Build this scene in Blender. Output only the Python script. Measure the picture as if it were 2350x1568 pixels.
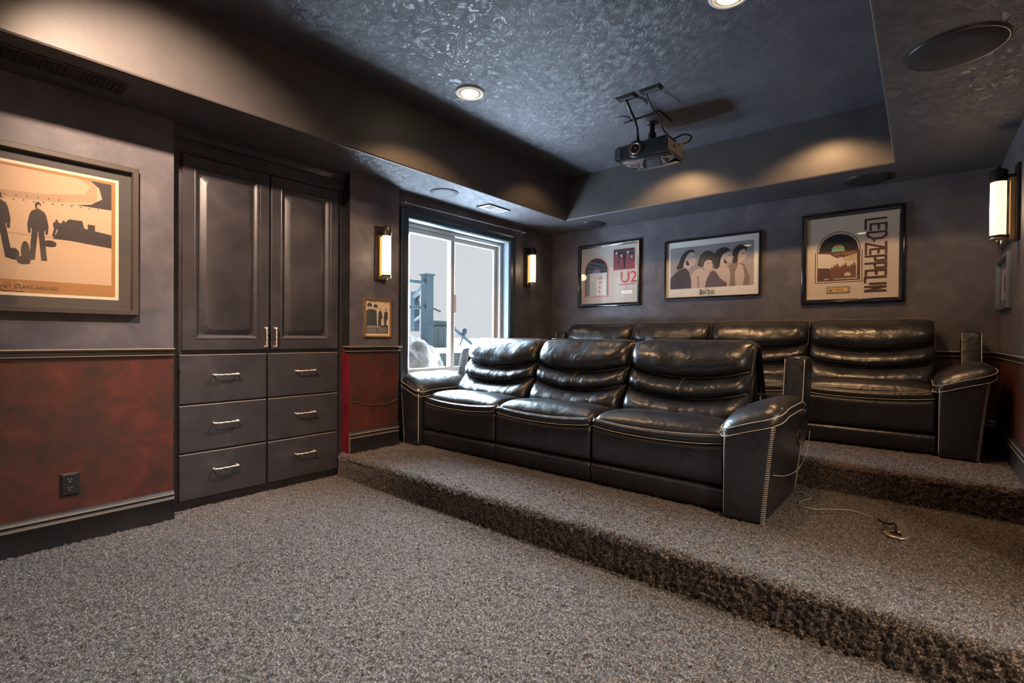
import bpy, bmesh, math, random
import numpy as np
from mathutils import Vector, Matrix, noise

random.seed(7)
rng = np.random.default_rng(7)
for o in list(bpy.data.objects):
    bpy.data.objects.remove(o, do_unlink=True)
scene = bpy.context.scene
COL = scene.collection

# ------------------------------------------------------------------ camera
cam_d = bpy.data.cameras.new('camera')
cam_d.sensor_width = 36.0
cam_d.lens = 17.148
cam_d.clip_start = 0.02
cam = bpy.data.objects.new('camera', cam_d)
COL.objects.link(cam)
r_, d_, f_ = ((0.7659191, 0.6428911, 0.0076776), (0.0116622, -0.0019525, -0.9999301), (-0.6428311, 0.7659551, -0.008993))
cam.matrix_world = Matrix(((r_[0], -d_[0], -f_[0], 0.0), (r_[1], -d_[1], -f_[1], 0.0),
                           (r_[2], -d_[2], -f_[2], 1.05), (0, 0, 0, 1)))
scene.camera = cam

# ------------------------------------------------------------------ exposure, sky, lights
scene.view_settings.view_transform = 'Standard'
scene.view_settings.look = 'None'
scene.view_settings.gamma = 1.0
scene.view_settings.use_curve_mapping = False
scene.view_settings.exposure = 0.0
scene.cycles.max_bounces = 8
scene.cycles.diffuse_bounces = 4
scene.cycles.glossy_bounces = 4
scene.cycles.transparent_max_bounces = 12
scene.cycles.sample_clamp_indirect = 4.0
scene.cycles.use_denoising = True

world = bpy.data.worlds.new('overcast_sky')
scene.world = world
world.use_nodes = True
bg = world.node_tree.nodes['Background']
bg.inputs[0].default_value = (0.99, 0.99, 1.0, 1)
bg.inputs[1].default_value = 0.74


def add_light(kind, name, loc, energy, color, direction=(0, 0, -1), **kw):
    d = bpy.data.lights.new(name, kind)
    d.energy = energy
    d.color = color
    for k, v in kw.items():
        setattr(d, k, v)
    o = bpy.data.objects.new(name, d)
    COL.objects.link(o)
    o.location = loc
    o.rotation_euler = Vector(direction).to_track_quat('-Z', 'Y').to_euler()
    return o


WARM = (1.0, 0.58, 0.27)
WARM2 = (1.0, 0.70, 0.45)
NEUT = (1.0, 0.90, 0.80)
# daylight: bright hazy sky outside the window
add_light('SUN', 'daylight', (-8, 6, 6), 135.0, (0.66, 0.85, 1.0), (0.72, -0.56, -0.36), angle=math.radians(75))
# added area lamp, standing in for light thrown up by the bright ground outside
add_light('AREA', 'ground_bounce', (-4.25, 3.35, 0.60), 560.0, (0.68, 0.83, 1.0), (0.62, -0.12, 0.78), shape='RECTANGLE', size=1.8, size_y=0.7)
# recessed can lamps in the tray ceiling: a warm wide spill and a whiter downward beam
for (x, y, e, e2) in ((-2.352, 2.34, 36, 760), (-0.72, 2.46, 46, 330), (-2.352, 0.30, 6, 4), (-0.72, 0.30, 12, 6)):
    add_light('SPOT', 'can_light', (x, y, 2.655), e, WARM, (0, 0, -1), spot_size=math.radians(132), spot_blend=0.35, shadow_soft_size=0.045)
    add_light('SPOT', 'can_beam', (x, y, 2.650), e2, (0.78, 0.90, 1.0), (0.14, -0.70, -1), spot_size=math.radians(74), spot_blend=1.0, shadow_soft_size=0.045)
# lamp that washes the left wall (soffit edge throws the straight shadow line)
add_light('SPOT', 'wall_wash', (-2.02, 0.25, 2.66), 400, (1.0, 0.69, 0.50), (-1.235, 0.80, -1.12), spot_size=math.radians(74), spot_blend=1.0, shadow_soft_size=0.03)
# lamps that wash the rear wall and its fascia
for (x, y, e) in ((-1.66, 3.80, 56), (-0.56, 3.80, 50), (-2.44, 3.62, 12)):  # third lamp has no fixture, added for the warm patch in the corner
    add_light('SPOT', 'rear_wash', (x, y, 2.66), e, WARM, (0, 0.25, -1) if x > -2 else (-0.2, 0.1, -1), spot_size=math.radians(118), spot_blend=0.5, shadow_soft_size=0.03)
# hall beyond the doorway on the right
add_light('AREA', 'hall_light', (2.0, 1.1, 2.3), 170, (1.0, 0.82, 0.62), (0, 0, -1), shape='SQUARE', size=0.6)
# lamps at the screen end of the room, behind the camera
for x in (-2.2, 0.1):
    add_light('POINT', 'screen_end_lamp', (x, -1.7, 2.35), 8, (0.86, 0.90, 1.0), shadow_soft_size=0.08)


# ------------------------------------------------------------------ materials
def nodes_of(name):
    m = bpy.data.materials.new(name)
    m.use_nodes = True
    nt = m.node_tree
    b = nt.nodes['Principled BSDF']
    return m, nt, b


def ramp(nt, fac, stops):
    r = nt.nodes.new('ShaderNodeValToRGB')
    el = r.color_ramp.elements
    el[0].position, el[0].color = stops[0][0], (*stops[0][1], 1)
    el[1].position, el[1].color = stops[-1][0], (*stops[-1][1], 1)
    for p, c in stops[1:-1]:
        e = el.new(p)
        e.color = (*c, 1)
    nt.links.new(fac, r.inputs[0])
    return r.outputs[0]


def tex(nt, scale, detail=3, rough=0.55, stretch=None, dist=0.0, kind='ShaderNodeTexNoise'):
    tc = nt.nodes.new('ShaderNodeNewGeometry')
    src = tc.outputs['Position']
    if stretch:
        mp = nt.nodes.new('ShaderNodeMapping')
        mp.inputs['Scale'].default_value = stretch
        nt.links.new(src, mp.inputs[0])
        src = mp.outputs[0]
    n = nt.nodes.new(kind)
    n.inputs['Scale'].default_value = scale
    if kind == 'ShaderNodeTexNoise':
        n.inputs['Detail'].default_value = detail
        n.inputs['Roughness'].default_value = rough
        n.inputs['Distortion'].default_value = dist
    nt.links.new(src, n.inputs['Vector'])
    return n.outputs[0]


def bump(nt, b, h, strength, dist=0.01, prev=None):
    n = nt.nodes.new('ShaderNodeBump')
    n.inputs['Strength'].default_value = strength
    n.inputs['Distance'].default_value = dist
    nt.links.new(h, n.inputs['Height'])
    if prev is not None:
        nt.links.new(prev, n.inputs['Normal'])
    nt.links.new(n.outputs[0], b.inputs['Normal'])
    return n.outputs[0]


def plain(name, col, rough=0.5, metal=0.0, spec=0.5, emit=None, es=1.0, coat=0.0, bscale=None, bstr=0.1):
    m, nt, b = nodes_of(name)
    b.inputs['Base Color'].default_value = (*col, 1)
    b.inputs['Roughness'].default_value = rough
    b.inputs['Metallic'].default_value = metal
    b.inputs['Specular IOR Level'].default_value = spec
    b.inputs['Coat Weight'].default_value = coat
    if emit:
        b.inputs['Emission Color'].default_value = (*emit, 1)
        b.inputs['Emission Strength'].default_value = es
    if bscale:
        bump(nt, b, tex(nt, bscale), bstr, 0.002)
    return m


def mottled(name, stops, scale, rough, bstr=0.15, bscale=60, dist=0.6, rvar=0.0, spec=0.5):
    m, nt, b = nodes_of(name)
    f = tex(nt, scale, 6, 0.62, dist=dist)
    nt.links.new(ramp(nt, f, stops), b.inputs['Base Color'])
    b.inputs['Roughness'].default_value = rough
    b.inputs['Specular IOR Level'].default_value = spec
    bump(nt, b, tex(nt, bscale, 4, 0.6), bstr, 0.003)
    return m


M_WALL = mottled('wall_paint', [(0.33, (0.058, 0.057, 0.070)), (0.5, (0.086, 0.080, 0.094)), (0.66, (0.120, 0.110, 0.122))], 4.5, 0.5, 0.25, 45)
M_RED = mottled('red_faux_paint', [(0.28, (0.026, 0.017, 0.014)), (0.42, (0.052, 0.019, 0.014)), (0.55, (0.078, 0.020, 0.014)), (0.66, (0.110, 0.026, 0.017)), (0.76, (0.19, 0.040, 0.022))], 6.5, 0.42, 0.25, 50, 0.4)
M_REDPLAIN = mottled('red_return_paint', [(0.3, (0.09, 0.008, 0.014)), (0.7, (0.22, 0.016, 0.028))], 5, 0.35, 0.1, 60)
M_TRIM = mottled('black_trim_paint', [(0.3, (0.012, 0.012, 0.014)), (0.7, (0.030, 0.027, 0.027))], 6, 0.33, 0.08, 90, spec=0.6)
M_CAB = mottled('cabinet_paint', [(0.3, (0.024, 0.023, 0.028)), (0.55, (0.037, 0.035, 0.041)), (0.7, (0.052, 0.048, 0.055))], 5, 0.40, 0.10, 70, spec=0.55)
M_FASCIA = mottled('tray_fascia_paint', [(0.3, (0.050, 0.047, 0.048)), (0.7, (0.072, 0.066, 0.064))], 3, 0.48, 0.12, 30)
M_CASING = mottled('glare_tinted_casing', [(0.3, (0.026, 0.042, 0.055)), (0.7, (0.044, 0.066, 0.082))], 5, 0.35, 0.05, 60)  # blue of the window glare is put into this colour


def ceiling_mat(name, lo, hi, bs):
    m, nt, b = nodes_of(name)
    nt.links.new(ramp(nt, tex(nt, 3, 5, 0.6), [(0.3, lo), (0.7, hi)]), b.inputs['Base Color'])
    b.inputs['Roughness'].default_value = 0.42
    n1 = tex(nt, 16, 5, 0.62, dist=1.6)
    r1 = ramp(nt, n1, [(0.40, (0, 0, 0)), (0.50, (1, 1, 1)), (0.56, (0.35, 0.35, 0.35)), (0.66, (0.9, 0.9, 0.9))])
    p = bump(nt, b, r1, bs, 0.008)
    bump(nt, b, tex(nt, 90, 4, 0.7), 0.35, 0.003, p)
    return m


M_CEIL = ceiling_mat('ceiling_paint', (0.056, 0.056, 0.064), (0.082, 0.082, 0.092), 0.4)


def carpet_mat():
    m, nt, b = nodes_of('carpet_pile')
    fine = tex(nt, 300, 3, 0.65)
    mid = tex(nt, 135, 2, 0.5)
    mix = nt.nodes.new('ShaderNodeMath'); mix.operation = 'ADD'
    nt.links.new(fine, mix.inputs[0]); nt.links.new(mid, mix.inputs[1])
    hlf = nt.nodes.new('ShaderNodeMath'); hlf.operation = 'MULTIPLY'; hlf.inputs[1].default_value = 0.5
    nt.links.new(mix.outputs[0], hlf.inputs[0])
    c1 = ramp(nt, hlf.outputs[0], [(0.40, (0.004, 0.0028, 0.002)), (0.51, (0.042, 0.027, 0.020)), (0.62, (0.34, 0.255, 0.205))])
    nt.links.new(c1, b.inputs['Base Color'])
    b.inputs['Roughness'].default_value = 0.95
    b.inputs['Specular IOR Level'].default_value = 0.15
    b.inputs['Sheen Weight'].default_value = 0.25
    p = bump(nt, b, hlf.outputs[0], 1.0, 0.012)
    return m


M_CARPET = carpet_mat()


def leather_mat():
    m, nt, b = nodes_of('black_leather')
    nt.links.new(ramp(nt, tex(nt, 8, 3), [(0.3, (0.011, 0.012, 0.015)), (0.7, (0.018, 0.018, 0.021))]), b.inputs['Base Color'])
    rr = ramp(nt, tex(nt, 14, 4), [(0.3, (0.26, 0.26, 0.26)), (0.7, (0.40, 0.40, 0.40))])
    nt.links.new(rr, b.inputs['Roughness'])
    b.inputs['Specular IOR Level'].default_value = 0.75
    p = bump(nt, b, tex(nt, 17, 2, 0.45, dist=0.8), 0.30, 0.012)
    bump(nt, b, tex(nt, 420, 2, 0.5), 0.10, 0.001, p)
    return m


M_LEATHER = leather_mat()
M_STITCH = plain('tan_stitching', (0.62, 0.52, 0.42), 0.6)
M_PIPING = plain('leather_piping', (0.17, 0.14, 0.12), 0.35)
M_NICKEL = plain('brushed_nickel', (0.85, 0.74, 0.60), 0.36, 0.55)
M_BRONZE = plain('dark_bronze', (0.045, 0.035, 0.030), 0.35, 0.6)
M_BRASS = plain('brass', (0.75, 0.48, 0.20), 0.35, 1.0)
M_BLACKPL = plain('black_plastic', (0.014, 0.014, 0.015), 0.35)
M_GLOSSBL = plain('gloss_black_shell', (0.010, 0.011, 0.014), 0.06, 0.0, 0.9, coat=0.6)
M_GRILLE = plain('speaker_grille_paint', (0.040, 0.042, 0.050), 0.6, bscale=900, bstr=0.4)
M_GRILLEDK = plain('black_speaker_grille', (0.010, 0.010, 0.011), 0.7, bscale=900, bstr=0.4)
M_WHITEPL = plain('white_register_metal', (0.60, 0.62, 0.64), 0.4)
M_VINYL = plain('window_vinyl', (0.55, 0.52, 0.48), 0.4)
M_FRAMEBL = plain('gloss_black_frame', (0.008, 0.008, 0.010), 0.12, 0.0, 0.7, coat=0.5)
M_TAUPE = plain('taupe_frame_wood', (0.050, 0.040, 0.034), 0.45)
M_WHITE = plain('off_white_paint', (0.62, 0.56, 0.48), 0.6)
M_HALL = mottled('hall_paint', [(0.3, (0.50, 0.38, 0.26)), (0.7, (0.58, 0.45, 0.32))], 2, 0.7, 0.05, 40)
M_BULB = plain('lit_bulb', (1, 1, 1), 0.4, emit=(1.0, 0.80, 0.52), es=14.0)
M_REFL = plain('can_reflector', (0.85, 0.75, 0.62), 0.25, 0.6, emit=None)


def tube_glow():
    m, nt, b = nodes_of('frosted_glass_lit')
    b.inputs['Base Color'].default_value = (0.9, 0.85, 0.75, 1)
    b.inputs['Roughness'].default_value = 0.35
    b.inputs['Emission Color'].default_value = (1.0, 0.74, 0.46, 1)
    # seeded glass is a little uneven
    v = ramp(nt, tex(nt, 120, 2), [(0.35, (0.85, 0.85, 0.85)), (0.65, (1.15, 1.15, 1.15))])
    mul = nt.nodes.new('ShaderNodeMath'); mul.operation = 'MULTIPLY'; mul.inputs[1].default_value = 1.55
    nt.links.new(v, mul.inputs[0])
    nt.links.new(mul.outputs[0], b.inputs['Emission Strength'])
    return m


M_TUBE = tube_glow()


def glass_mat(name, tint=(1, 1, 1), ior=1.5):
    m = bpy.data.materials.new(name)
    m.use_nodes = True
    nt = m.node_tree
    nt.nodes.clear()
    out = nt.nodes.new('ShaderNodeOutputMaterial')
    mix = nt.nodes.new('ShaderNodeMixShader')
    tr = nt.nodes.new('ShaderNodeBsdfTransparent'); tr.inputs[0].default_value = (*tint, 1)
    gl = nt.nodes.new('ShaderNodeBsdfGlossy'); gl.inputs['Roughness'].default_value = 0.0
    fr = nt.nodes.new('ShaderNodeFresnel'); fr.inputs[0].default_value = ior
    geo = nt.nodes.new('ShaderNodeNewGeometry')
    inv = nt.nodes.new('ShaderNodeMath'); inv.operation = 'SUBTRACT'; inv.inputs[0].default_value = 1.0
    nt.links.new(geo.outputs['Backfacing'], inv.inputs[1])
    fm_ = nt.nodes.new('ShaderNodeMath'); fm_.operation = 'MULTIPLY'
    nt.links.new(fr.outputs[0], fm_.inputs[0]); nt.links.new(inv.outputs[0], fm_.inputs[1])
    nt.links.new(fm_.outputs[0], mix.inputs[0])
    nt.links.new(tr.outputs[0], mix.inputs[1]); nt.links.new(gl.outputs[0], mix.inputs[2])
    nt.links.new(mix.outputs[0], out.inputs[0])
    return m


M_GLASS = glass_mat('picture_glass', (0.97, 0.97, 0.97), 1.52)
M_PANE = glass_mat('window_glass', (0.96, 0.98, 1.0), 1.35)
_flat = {}


def flat(col, rough=0.6, prefix='print_ink'):
    k = (tuple(col), rough)
    if k not in _flat:
        _flat[k] = plain(prefix, col, rough)
    return _flat[k]


# ------------------------------------------------------------------ mesh helpers
ORG = {}


def props(o, label=None, cat=None, group=None, kind=None):
    for k, v in (('label', label), ('category', cat), ('group', group), ('kind', kind)):
        if v:
            o[k] = v
    return o


def thing(name, loc, label, cat, group=None):
    o = bpy.data.objects.new(name, None)
    COL.objects.link(o)
    o.location = loc
    o.empty_display_size = 0.1
    ORG[o] = Vector(loc)
    return props(o, label, cat, group)


def mk(name, verts, faces, mat, parent=None, smooth=False, mats=None, fm=None, label=None, cat=None, group=None, kind=None, origin=None):
    org = ORG[parent] if parent is not None else Vector(origin if origin is not None else (0, 0, 0))
    if parent is None and origin is None and kind != 'structure' and len(verts):
        a = np.array(verts, float)
        org = Vector(((a[:, 0].min() + a[:, 0].max()) / 2, (a[:, 1].min() + a[:, 1].max()) / 2, a[:, 2].min()))
    me = bpy.data.meshes.new(name)
    a = np.array([tuple(v) for v in verts], float) - np.array(org)
    me.from_pydata(a.tolist(), [], faces)
    for m in (mats or [mat]):
        me.materials.append(m)
    if fm is not None:
        me.polygons.foreach_set('material_index', fm)
    if smooth:
        me.polygons.foreach_set('use_smooth', [True] * len(me.polygons))
    me.update()
    o = bpy.data.objects.new(name, me)
    COL.objects.link(o)
    if parent is not None:
        o.parent = parent
        o.location = (0, 0, 0)
    else:
        o.location = org
    ORG[o] = org
    return props(o, label, cat, group, kind)


class MB:
    def __init__(s):
        s.v, s.f = [], []

    def add(s, v, f):
        n = len(s.v)
        s.v += [tuple(p) for p in v]
        s.f += [tuple(i + n for i in q) for q in f]
        return s

    def box(s, x0, x1, y0, y1, z0, z1, bev=0.0):
        if bev <= 0:
            v = [(x, y, z) for z in (z0, z1) for y in (y0, y1) for x in (x0, x1)]
            f = [(0, 2, 3, 1), (4, 5, 7, 6), (0, 1, 5, 4), (2, 6, 7, 3), (0, 4, 6, 2), (1, 3, 7, 5)]
            return s.add(v, f)
        bm = bmesh.new()
        bmesh.ops.create_cube(bm, size=1.0)
        for p in bm.verts:
            p.co = Vector(((x0 + x1) / 2 + p.co.x * (x1 - x0), (y0 + y1) / 2 + p.co.y * (y1 - y0), (z0 + z1) / 2 + p.co.z * (z1 - z0)))
        bmesh.ops.bevel(bm, geom=bm.edges[:], offset=bev, segments=2, profile=0.5, affect='EDGES')
        bm.verts.index_update()
        s.add([p.co[:] for p in bm.verts], [[q.index for q in f.verts] for f in bm.faces])
        bm.free()
        return s

    def quad(s, a, b, c, d):
        return s.add([a, b, c, d], [(0, 1, 2, 3)])

    def tube(s, pts, r, n=8, caps=True):
        pts = [Vector(p) for p in pts]
        rs = r if isinstance(r, (list, tuple)) else [r] * len(pts)
        v, f = [], []
        up = None
        for i, p in enumerate(pts):
            t = (pts[min(i + 1, len(pts) - 1)] - pts[max(i - 1, 0)])
            if t.length < 1e-9:
                t = Vector((0, 0, 1))
            t.normalize()
            if up is None:
                up = Vector((0, 0, 1)) if abs(t.z) < 0.9 else Vector((1, 0, 0))
            a = t.cross(up)
            if a.length < 1e-6:
                a = t.orthogonal()
            a.normalize()
            b = a.cross(t)
            up = b
            for k in range(n):
                an = 2 * math.pi * k / n
                v.append(p + (a * math.cos(an) + b * math.sin(an)) * rs[i])
        for i in range(len(pts) - 1):
            for k in range(n):
                f.append((i * n + k, i * n + (k + 1) % n, (i + 1) * n + (k + 1) % n, (i + 1) * n + k))
        if caps:
            f.append(tuple(range(n))[::-1])
            f.append(tuple(range((len(pts) - 1) * n, len(pts) * n)))
        return s.add(v, f)

    def lathe(s, cx, cy, prof, n=32, axis='z', cz=0.0, close=True):
        """prof: list of (r, h); axis z at (cx, cy) offset cz"""
        v, f = [], []
        for (r, h) in prof:
            for k in range(n):
                an = 2 * math.pi * k / n
                if axis == 'z':
                    v.append((cx + r * math.cos(an), cy + r * math.sin(an), cz + h))
                elif axis == 'y':
                    v.append((cx + r * math.cos(an), cy + h, cz + r * math.sin(an)))
                else:
                    v.append((cx + h, cy + r * math.cos(an), cz + r * math.sin(an)))
        m = len(prof)
        for i in range(m - 1):
            for k in range(n):
                f.append((i * n + k, i * n + (k + 1) % n, (i + 1) * n + (k + 1) % n, (i + 1) * n + k))
        if close:
            f.append(tuple(range(n))[::-1])
            f.append(tuple(range((m - 1) * n, m * n)))
        return s.add(v, f)

    def mk(s, name, mat, parent=None, smooth=False, **kw):
        return mk(name, s.v, s.f, mat, parent, smooth, **kw)


def sharp(o, ang=35):
    me = o.data
    me.polygons.foreach_set('use_smooth', [True] * len(me.polygons))
    try:
        me.set_sharp_from_angle(angle=math.radians(ang))
    except Exception:
        pass
    return o


# picture/wall maps: (u right, v up, d out of the wall)
def map_left(x, y0, z0):
    return lambda u, v, d=0.0: (x + d, y0 + u, z0 + v)


def map_back(y, x0, z0):
    return lambda u, v, d=0.0: (x0 + u, y - d, z0 + v)


def map_right(x, y0, z0):
    return lambda u, v, d=0.0: (x - d, y0 - u, z0 + v)


def loops(mp, u0, u1, v0, v1, prof, fill=False, mb=None):
    """concentric rectangles: prof = [(inset, depth), ...]"""
    mb = mb or MB()
    v, f = [], []
    for (i, d) in prof:
        v += [mp(u0 + i, v0 + i, d), mp(u1 - i, v0 + i, d), mp(u1 - i, v1 - i, d), mp(u0 + i, v1 - i, d)]
    for k in range(len(prof) - 1):
        for j in range(4):
            f.append((k * 4 + j, k * 4 + (j + 1) % 4, (k + 1) * 4 + (j + 1) % 4, (k + 1) * 4 + j))
    if fill:
        n = len(prof) - 1
        f.append((n * 4, n * 4 + 1, n * 4 + 2, n * 4 + 3))
    return mb.add(v, f)


def slab(mp, u0, u1, v0, v1, d0, d1, mb=None, bev=0.0):
    mb = mb or MB()
    a, b = mp(u0, v0, d0), mp(u1, v1, d1)
    return mb.box(min(a[0], b[0]), max(a[0], b[0]), min(a[1], b[1]), max(a[1], b[1]), min(a[2], b[2]), max(a[2], b[2]), bev)


def art(name, mp, polys, parent, d=0.001, step=0.00035, label=None):
    """flat print: stacked polygons, each (colour, [(u, v), ...])"""
    v, f, fm, mats = [], [], [], []
    for i, (c, pts) in enumerate(polys):
        m = flat(c)
        if m not in mats:
            mats.append(m)
        n = len(v)
        v += [mp(p[0], p[1], d + i * step) for p in pts]
        f.append(tuple(range(n, n + len(pts))))
        fm.append(mats.index(m))
    return mk(name, v, f, None, parent, mats=mats, fm=fm, label=label)


def rect(u0, v0, u1, v1):
    return [(u0, v0), (u1, v0), (u1, v1), (u0, v1)]


def ell(cu, cv, ru, rv, n=20, a0=0.0, a1=360.0):
    return [(cu + ru * math.cos(math.radians(a0 + (a1 - a0) * k / n)), cv + rv * math.sin(math.radians(a0 + (a1 - a0) * k / n))) for k in range(n + (0 if a1 - a0 >= 360 else 1))]


def text_mesh(name, s, mp, u, v, h, mat, parent, sx=1.0, align='LEFT', d=0.004, rot90=False, shear=0.0, offset=0.0):
    c = bpy.data.curves.new('t', 'FONT')
    c.body = s
    c.size = 1.0
    c.align_x = align
    c.shear = shear
    c.offset = offset
    c.resolution_u = 3
    o = bpy.data.objects.new('t', c)
    COL.objects.link(o)
    dg = bpy.context.evaluated_depsgraph_get()
    me = bpy.data.meshes.new_from_object(o.evaluated_get(dg))
    k = h / 0.70
    vs = []
    for p in me.vertices:
        a, b = p.co.x * k * sx, p.co.y * k
        if rot90:
            a, b = b, -a
        vs.append(mp(u + a, v + b, d))
    fs = [tuple(q.vertices) for q in me.polygons]
    bpy.data.objects.remove(o, do_unlink=True)
    bpy.data.curves.remove(c)
    bpy.data.meshes.remove(me)
    return mk(name, vs, fs, mat, parent)


# ------------------------------------------------------------------ room dimensions
XL, XW, XR, XR2 = -3.255, -3.375, 0.41, 1.30      # left wall, window wall, right wall, right wall near the camera
YF, YJ, YB = -2.30, 2.62, 4.76                    # front wall, jog in right wall, back wall
ZS, ZC = 2.26, 2.70                               # soffit, tray ceiling
TX0, TX1, TY0, TY1 = -2.836, -0.157, -1.75, 4.245  # tray
S1, S2 = 0.17, 0.335                              # platform heights
Y1, Y2 = 1.965, 3.36                              # risers
ZR = 0.95                                         # paint change behind the dado rail
CY0, CY1 = 0.887, 2.00                            # cabinet niche


def wallpoly(mb, fmat, a, b, z0, z1, nrm=None):
    """vertical wall strip from a to b, split at ZR into red (1) and dark (0)"""
    for (p, q, m) in ((z0, min(ZR, z1), 1), (max(ZR, z0), z1, 0)):
        if q > p + 1e-6:
            mb.quad((a[0], a[1], p), (b[0], b[1], p), (b[0], b[1], q), (a[0], a[1], q))
            fmat.append(m)


# left wall: front part, niche, pier, window part
mb, fm = MB(), []
wallpoly(mb, fm, (XL, YF), (XL, CY0), 0, ZC + .1)
wallpoly(mb, fm, (XL, CY1), (XL, 2.44), 0, ZC + .1)
def q1(m, *p):
    mb.quad(*p); fm.append(m)
q1(2, (XL, CY0, 0), (XL - .75, CY0, 0), (XL - .75, CY0, ZC), (XL, CY0, ZC))
q1(3, (XL, CY1, 0), (XL - .75, CY1, 0), (XL - .75, CY1, ZR), (XL, CY1, ZR))
q1(2, (XL, CY1, ZR), (XL - .75, CY1, ZR), (XL - .75, CY1, ZC), (XL, CY1, ZC))
q1(2, (XL - .75, CY0, 0), (XL - .75, CY1, 0), (XL - .75, CY1, ZC), (XL - .75, CY0, ZC))
q1(0, (XL, 2.44, 0), (XW, 2.44, 0), (XW, 2.44, ZC), (XL, 2.44, ZC))
WY0, WY1, WZ0, WZ1 = 2.635, 3.955, 0.675, 2.055   # window opening
q1(0, (XW, 2.44, 0), (XW, YB, 0), (XW, YB, WZ0), (XW, 2.44, WZ0))
q1(0, (XW, 2.44, WZ1), (XW, YB, WZ1), (XW, YB, ZC), (XW, 2.44, ZC))
q1(0, (XW, 2.44, WZ0), (XW, WY0, WZ0), (XW, WY0, WZ1), (XW, 2.44, WZ1))
q1(0, (XW, WY1, WZ0), (XW, YB, WZ0), (XW, YB, WZ1), (XW, WY1, WZ1))
XO = -3.56
q1(4, (XW, WY0, WZ0), (XO, WY0, WZ0), (XO, WY0, WZ1), (XW, WY0, WZ1))
q1(4, (XW, WY1, WZ0), (XO, WY1, WZ0), (XO, WY1, WZ1), (XW, WY1, WZ1))
q1(4, (XW, WY0, WZ1), (XO, WY0, WZ1), (XO, WY1, WZ1), (XW, WY1, WZ1))
q1(4, (XW, WY0, WZ0), (XO, WY0, WZ0), (XO, WY1, WZ0), (XW, WY1, WZ0))
for (a, b, c, d) in ((2.44, YB, -.3, WZ0), (2.44, YB, WZ1, 3.0), (2.44, WY0, WZ0, WZ1), (WY1, YB, WZ0, WZ1)):
    q1(5, (XO, a, c), (XO, b, c), (XO, b, d), (XO, a, d))
M_REVEAL = plain('window_reveal_paint', (0.30, 0.36, 0.40), 0.4)
M_STUCCO = plain('outside_stucco', (0.45, 0.42, 0.38), 0.8)
mk('wall_left', mb.v, mb.f, None, mats=[M_WALL, M_RED, M_TRIM, M_REDPLAIN, M_REVEAL, M_STUCCO], fm=fm, kind='structure')

mb, fm = MB(), []
wallpoly(mb, fm, (XW, YB), (XR, YB), 0, ZC + .1)
mk('wall_back', mb.v, mb.f, None, mats=[M_WALL, M_RED], fm=fm, kind='structure')

mb, fm = MB(), []
wallpoly(mb, fm, (XR, YB), (XR, YJ), 0, ZC + .1)
wallpoly(mb, fm, (XR, YJ), (XR2, YJ), 0, ZC + .1)
DY0, DY1, DZ = 0.62, 1.66, 2.06
wallpoly(mb, fm, (XR2, YJ), (XR2, DY1), 0, ZC + .1)
wallpoly(mb, fm, (XR2, DY0), (XR2, YF), 0, ZC + .1)
mb.quad((XR2, DY0, DZ), (XR2, DY1, DZ), (XR2, DY1, ZC), (XR2, DY0, ZC)); fm.append(0)
mk('wall_right', mb.v, mb.f, None, mats=[M_WALL, M_RED], fm=fm, kind='structure')
mb, fm = MB(), []
wallpoly(mb, fm, (XR2, YF), (XL, YF), 0, ZC + .1)
mk('wall_front', mb.v, mb.f, None, mats=[M_WALL, M_RED], fm=fm, kind='structure')

# hall beyond the doorway (seen only in reflections)
mb = MB()
hx0, hx1, hy0, hy1, hz = XR2 + .02, 2.7, 0.1, 2.3, 2.45
mb.quad((hx1, hy0, 0), (hx1, hy1, 0), (hx1, hy1, hz), (hx1, hy0, hz))
mb.quad((hx0, hy0, 0), (hx1, hy0, 0), (hx1, hy0, hz), (hx0, hy0, hz))
mb.quad((hx0, hy1, 0), (hx1, hy1, 0), (hx1, hy1, hz), (hx0, hy1, hz))
mb.quad((hx0, hy0, hz), (hx1, hy0, hz), (hx1, hy1, hz), (hx0, hy1, hz))
mb.quad((hx0, hy0, 0.001), (hx1, hy0, 0.001), (hx1, hy1, 0.001), (hx0, hy1, 0.001))
for (a, b, c, d) in ((hy0, DY0, 0, hz), (DY1, hy1, 0, hz), (DY0, DY1, DZ, hz)):
    mb.quad((hx0, a, c), (hx0, b, c), (hx0, b, d), (hx0, a, d))
mb.mk('wall_hall', M_HALL, kind='structure')
dm = MB()
dm.box(XR2 - .015, XR2 + .03, DY0 - .08, DY0, 0, DZ + .08, .004)
dm.box(XR2 - .015, XR2 + .03, DY1, DY1 + .08, 0, DZ + .08, .004)
dm.box(XR2 - .015, XR2 + .03, DY0, DY1, DZ, DZ + .08, .004)
dm.mk('door_1', M_TRIM, kind='structure')

# ceiling: soffit ring, fascia, tray
mb, fm = MB(), []
E_ = 0.012
def ring(x0, x1, y0, y1, z):
    return [(x0, y0, z), (x1, y0, z), (x1, y1, z), (x0, y1, z)]
def ringfaces(ra, rb, m):
    for j in range(4):
        k = (j + 1) % 4
        mb.quad(ra[j], ra[k], rb[k], rb[j]); fm.append(m)
outer = ring(-4.1, XR2 + .01, YF - .01, YB + .01, ZS)
inner = [ring(TX0 - E_, TX1 + E_, TY0 - E_, TY1 + E_, ZS), ring(TX0 - .3 * E_, TX1 + .3 * E_, TY0 - .3 * E_, TY1 + .3 * E_, ZS + .3 * E_),
         ring(TX0, TX1, TY0, TY1, ZS + E_), ring(TX0, TX1, TY0, TY1, ZC)]
ringfaces(outer, inner[0], 0); ringfaces(inner[0], inner[1], 1); ringfaces(inner[1], inner[2], 1); ringfaces(inner[2], inner[3], 1)
mb.quad(*inner[3]); fm.append(0)
mk('ceiling', mb.v, mb.f, None, mats=[M_CEIL, M_FASCIA], fm=fm, kind='structure')
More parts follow.
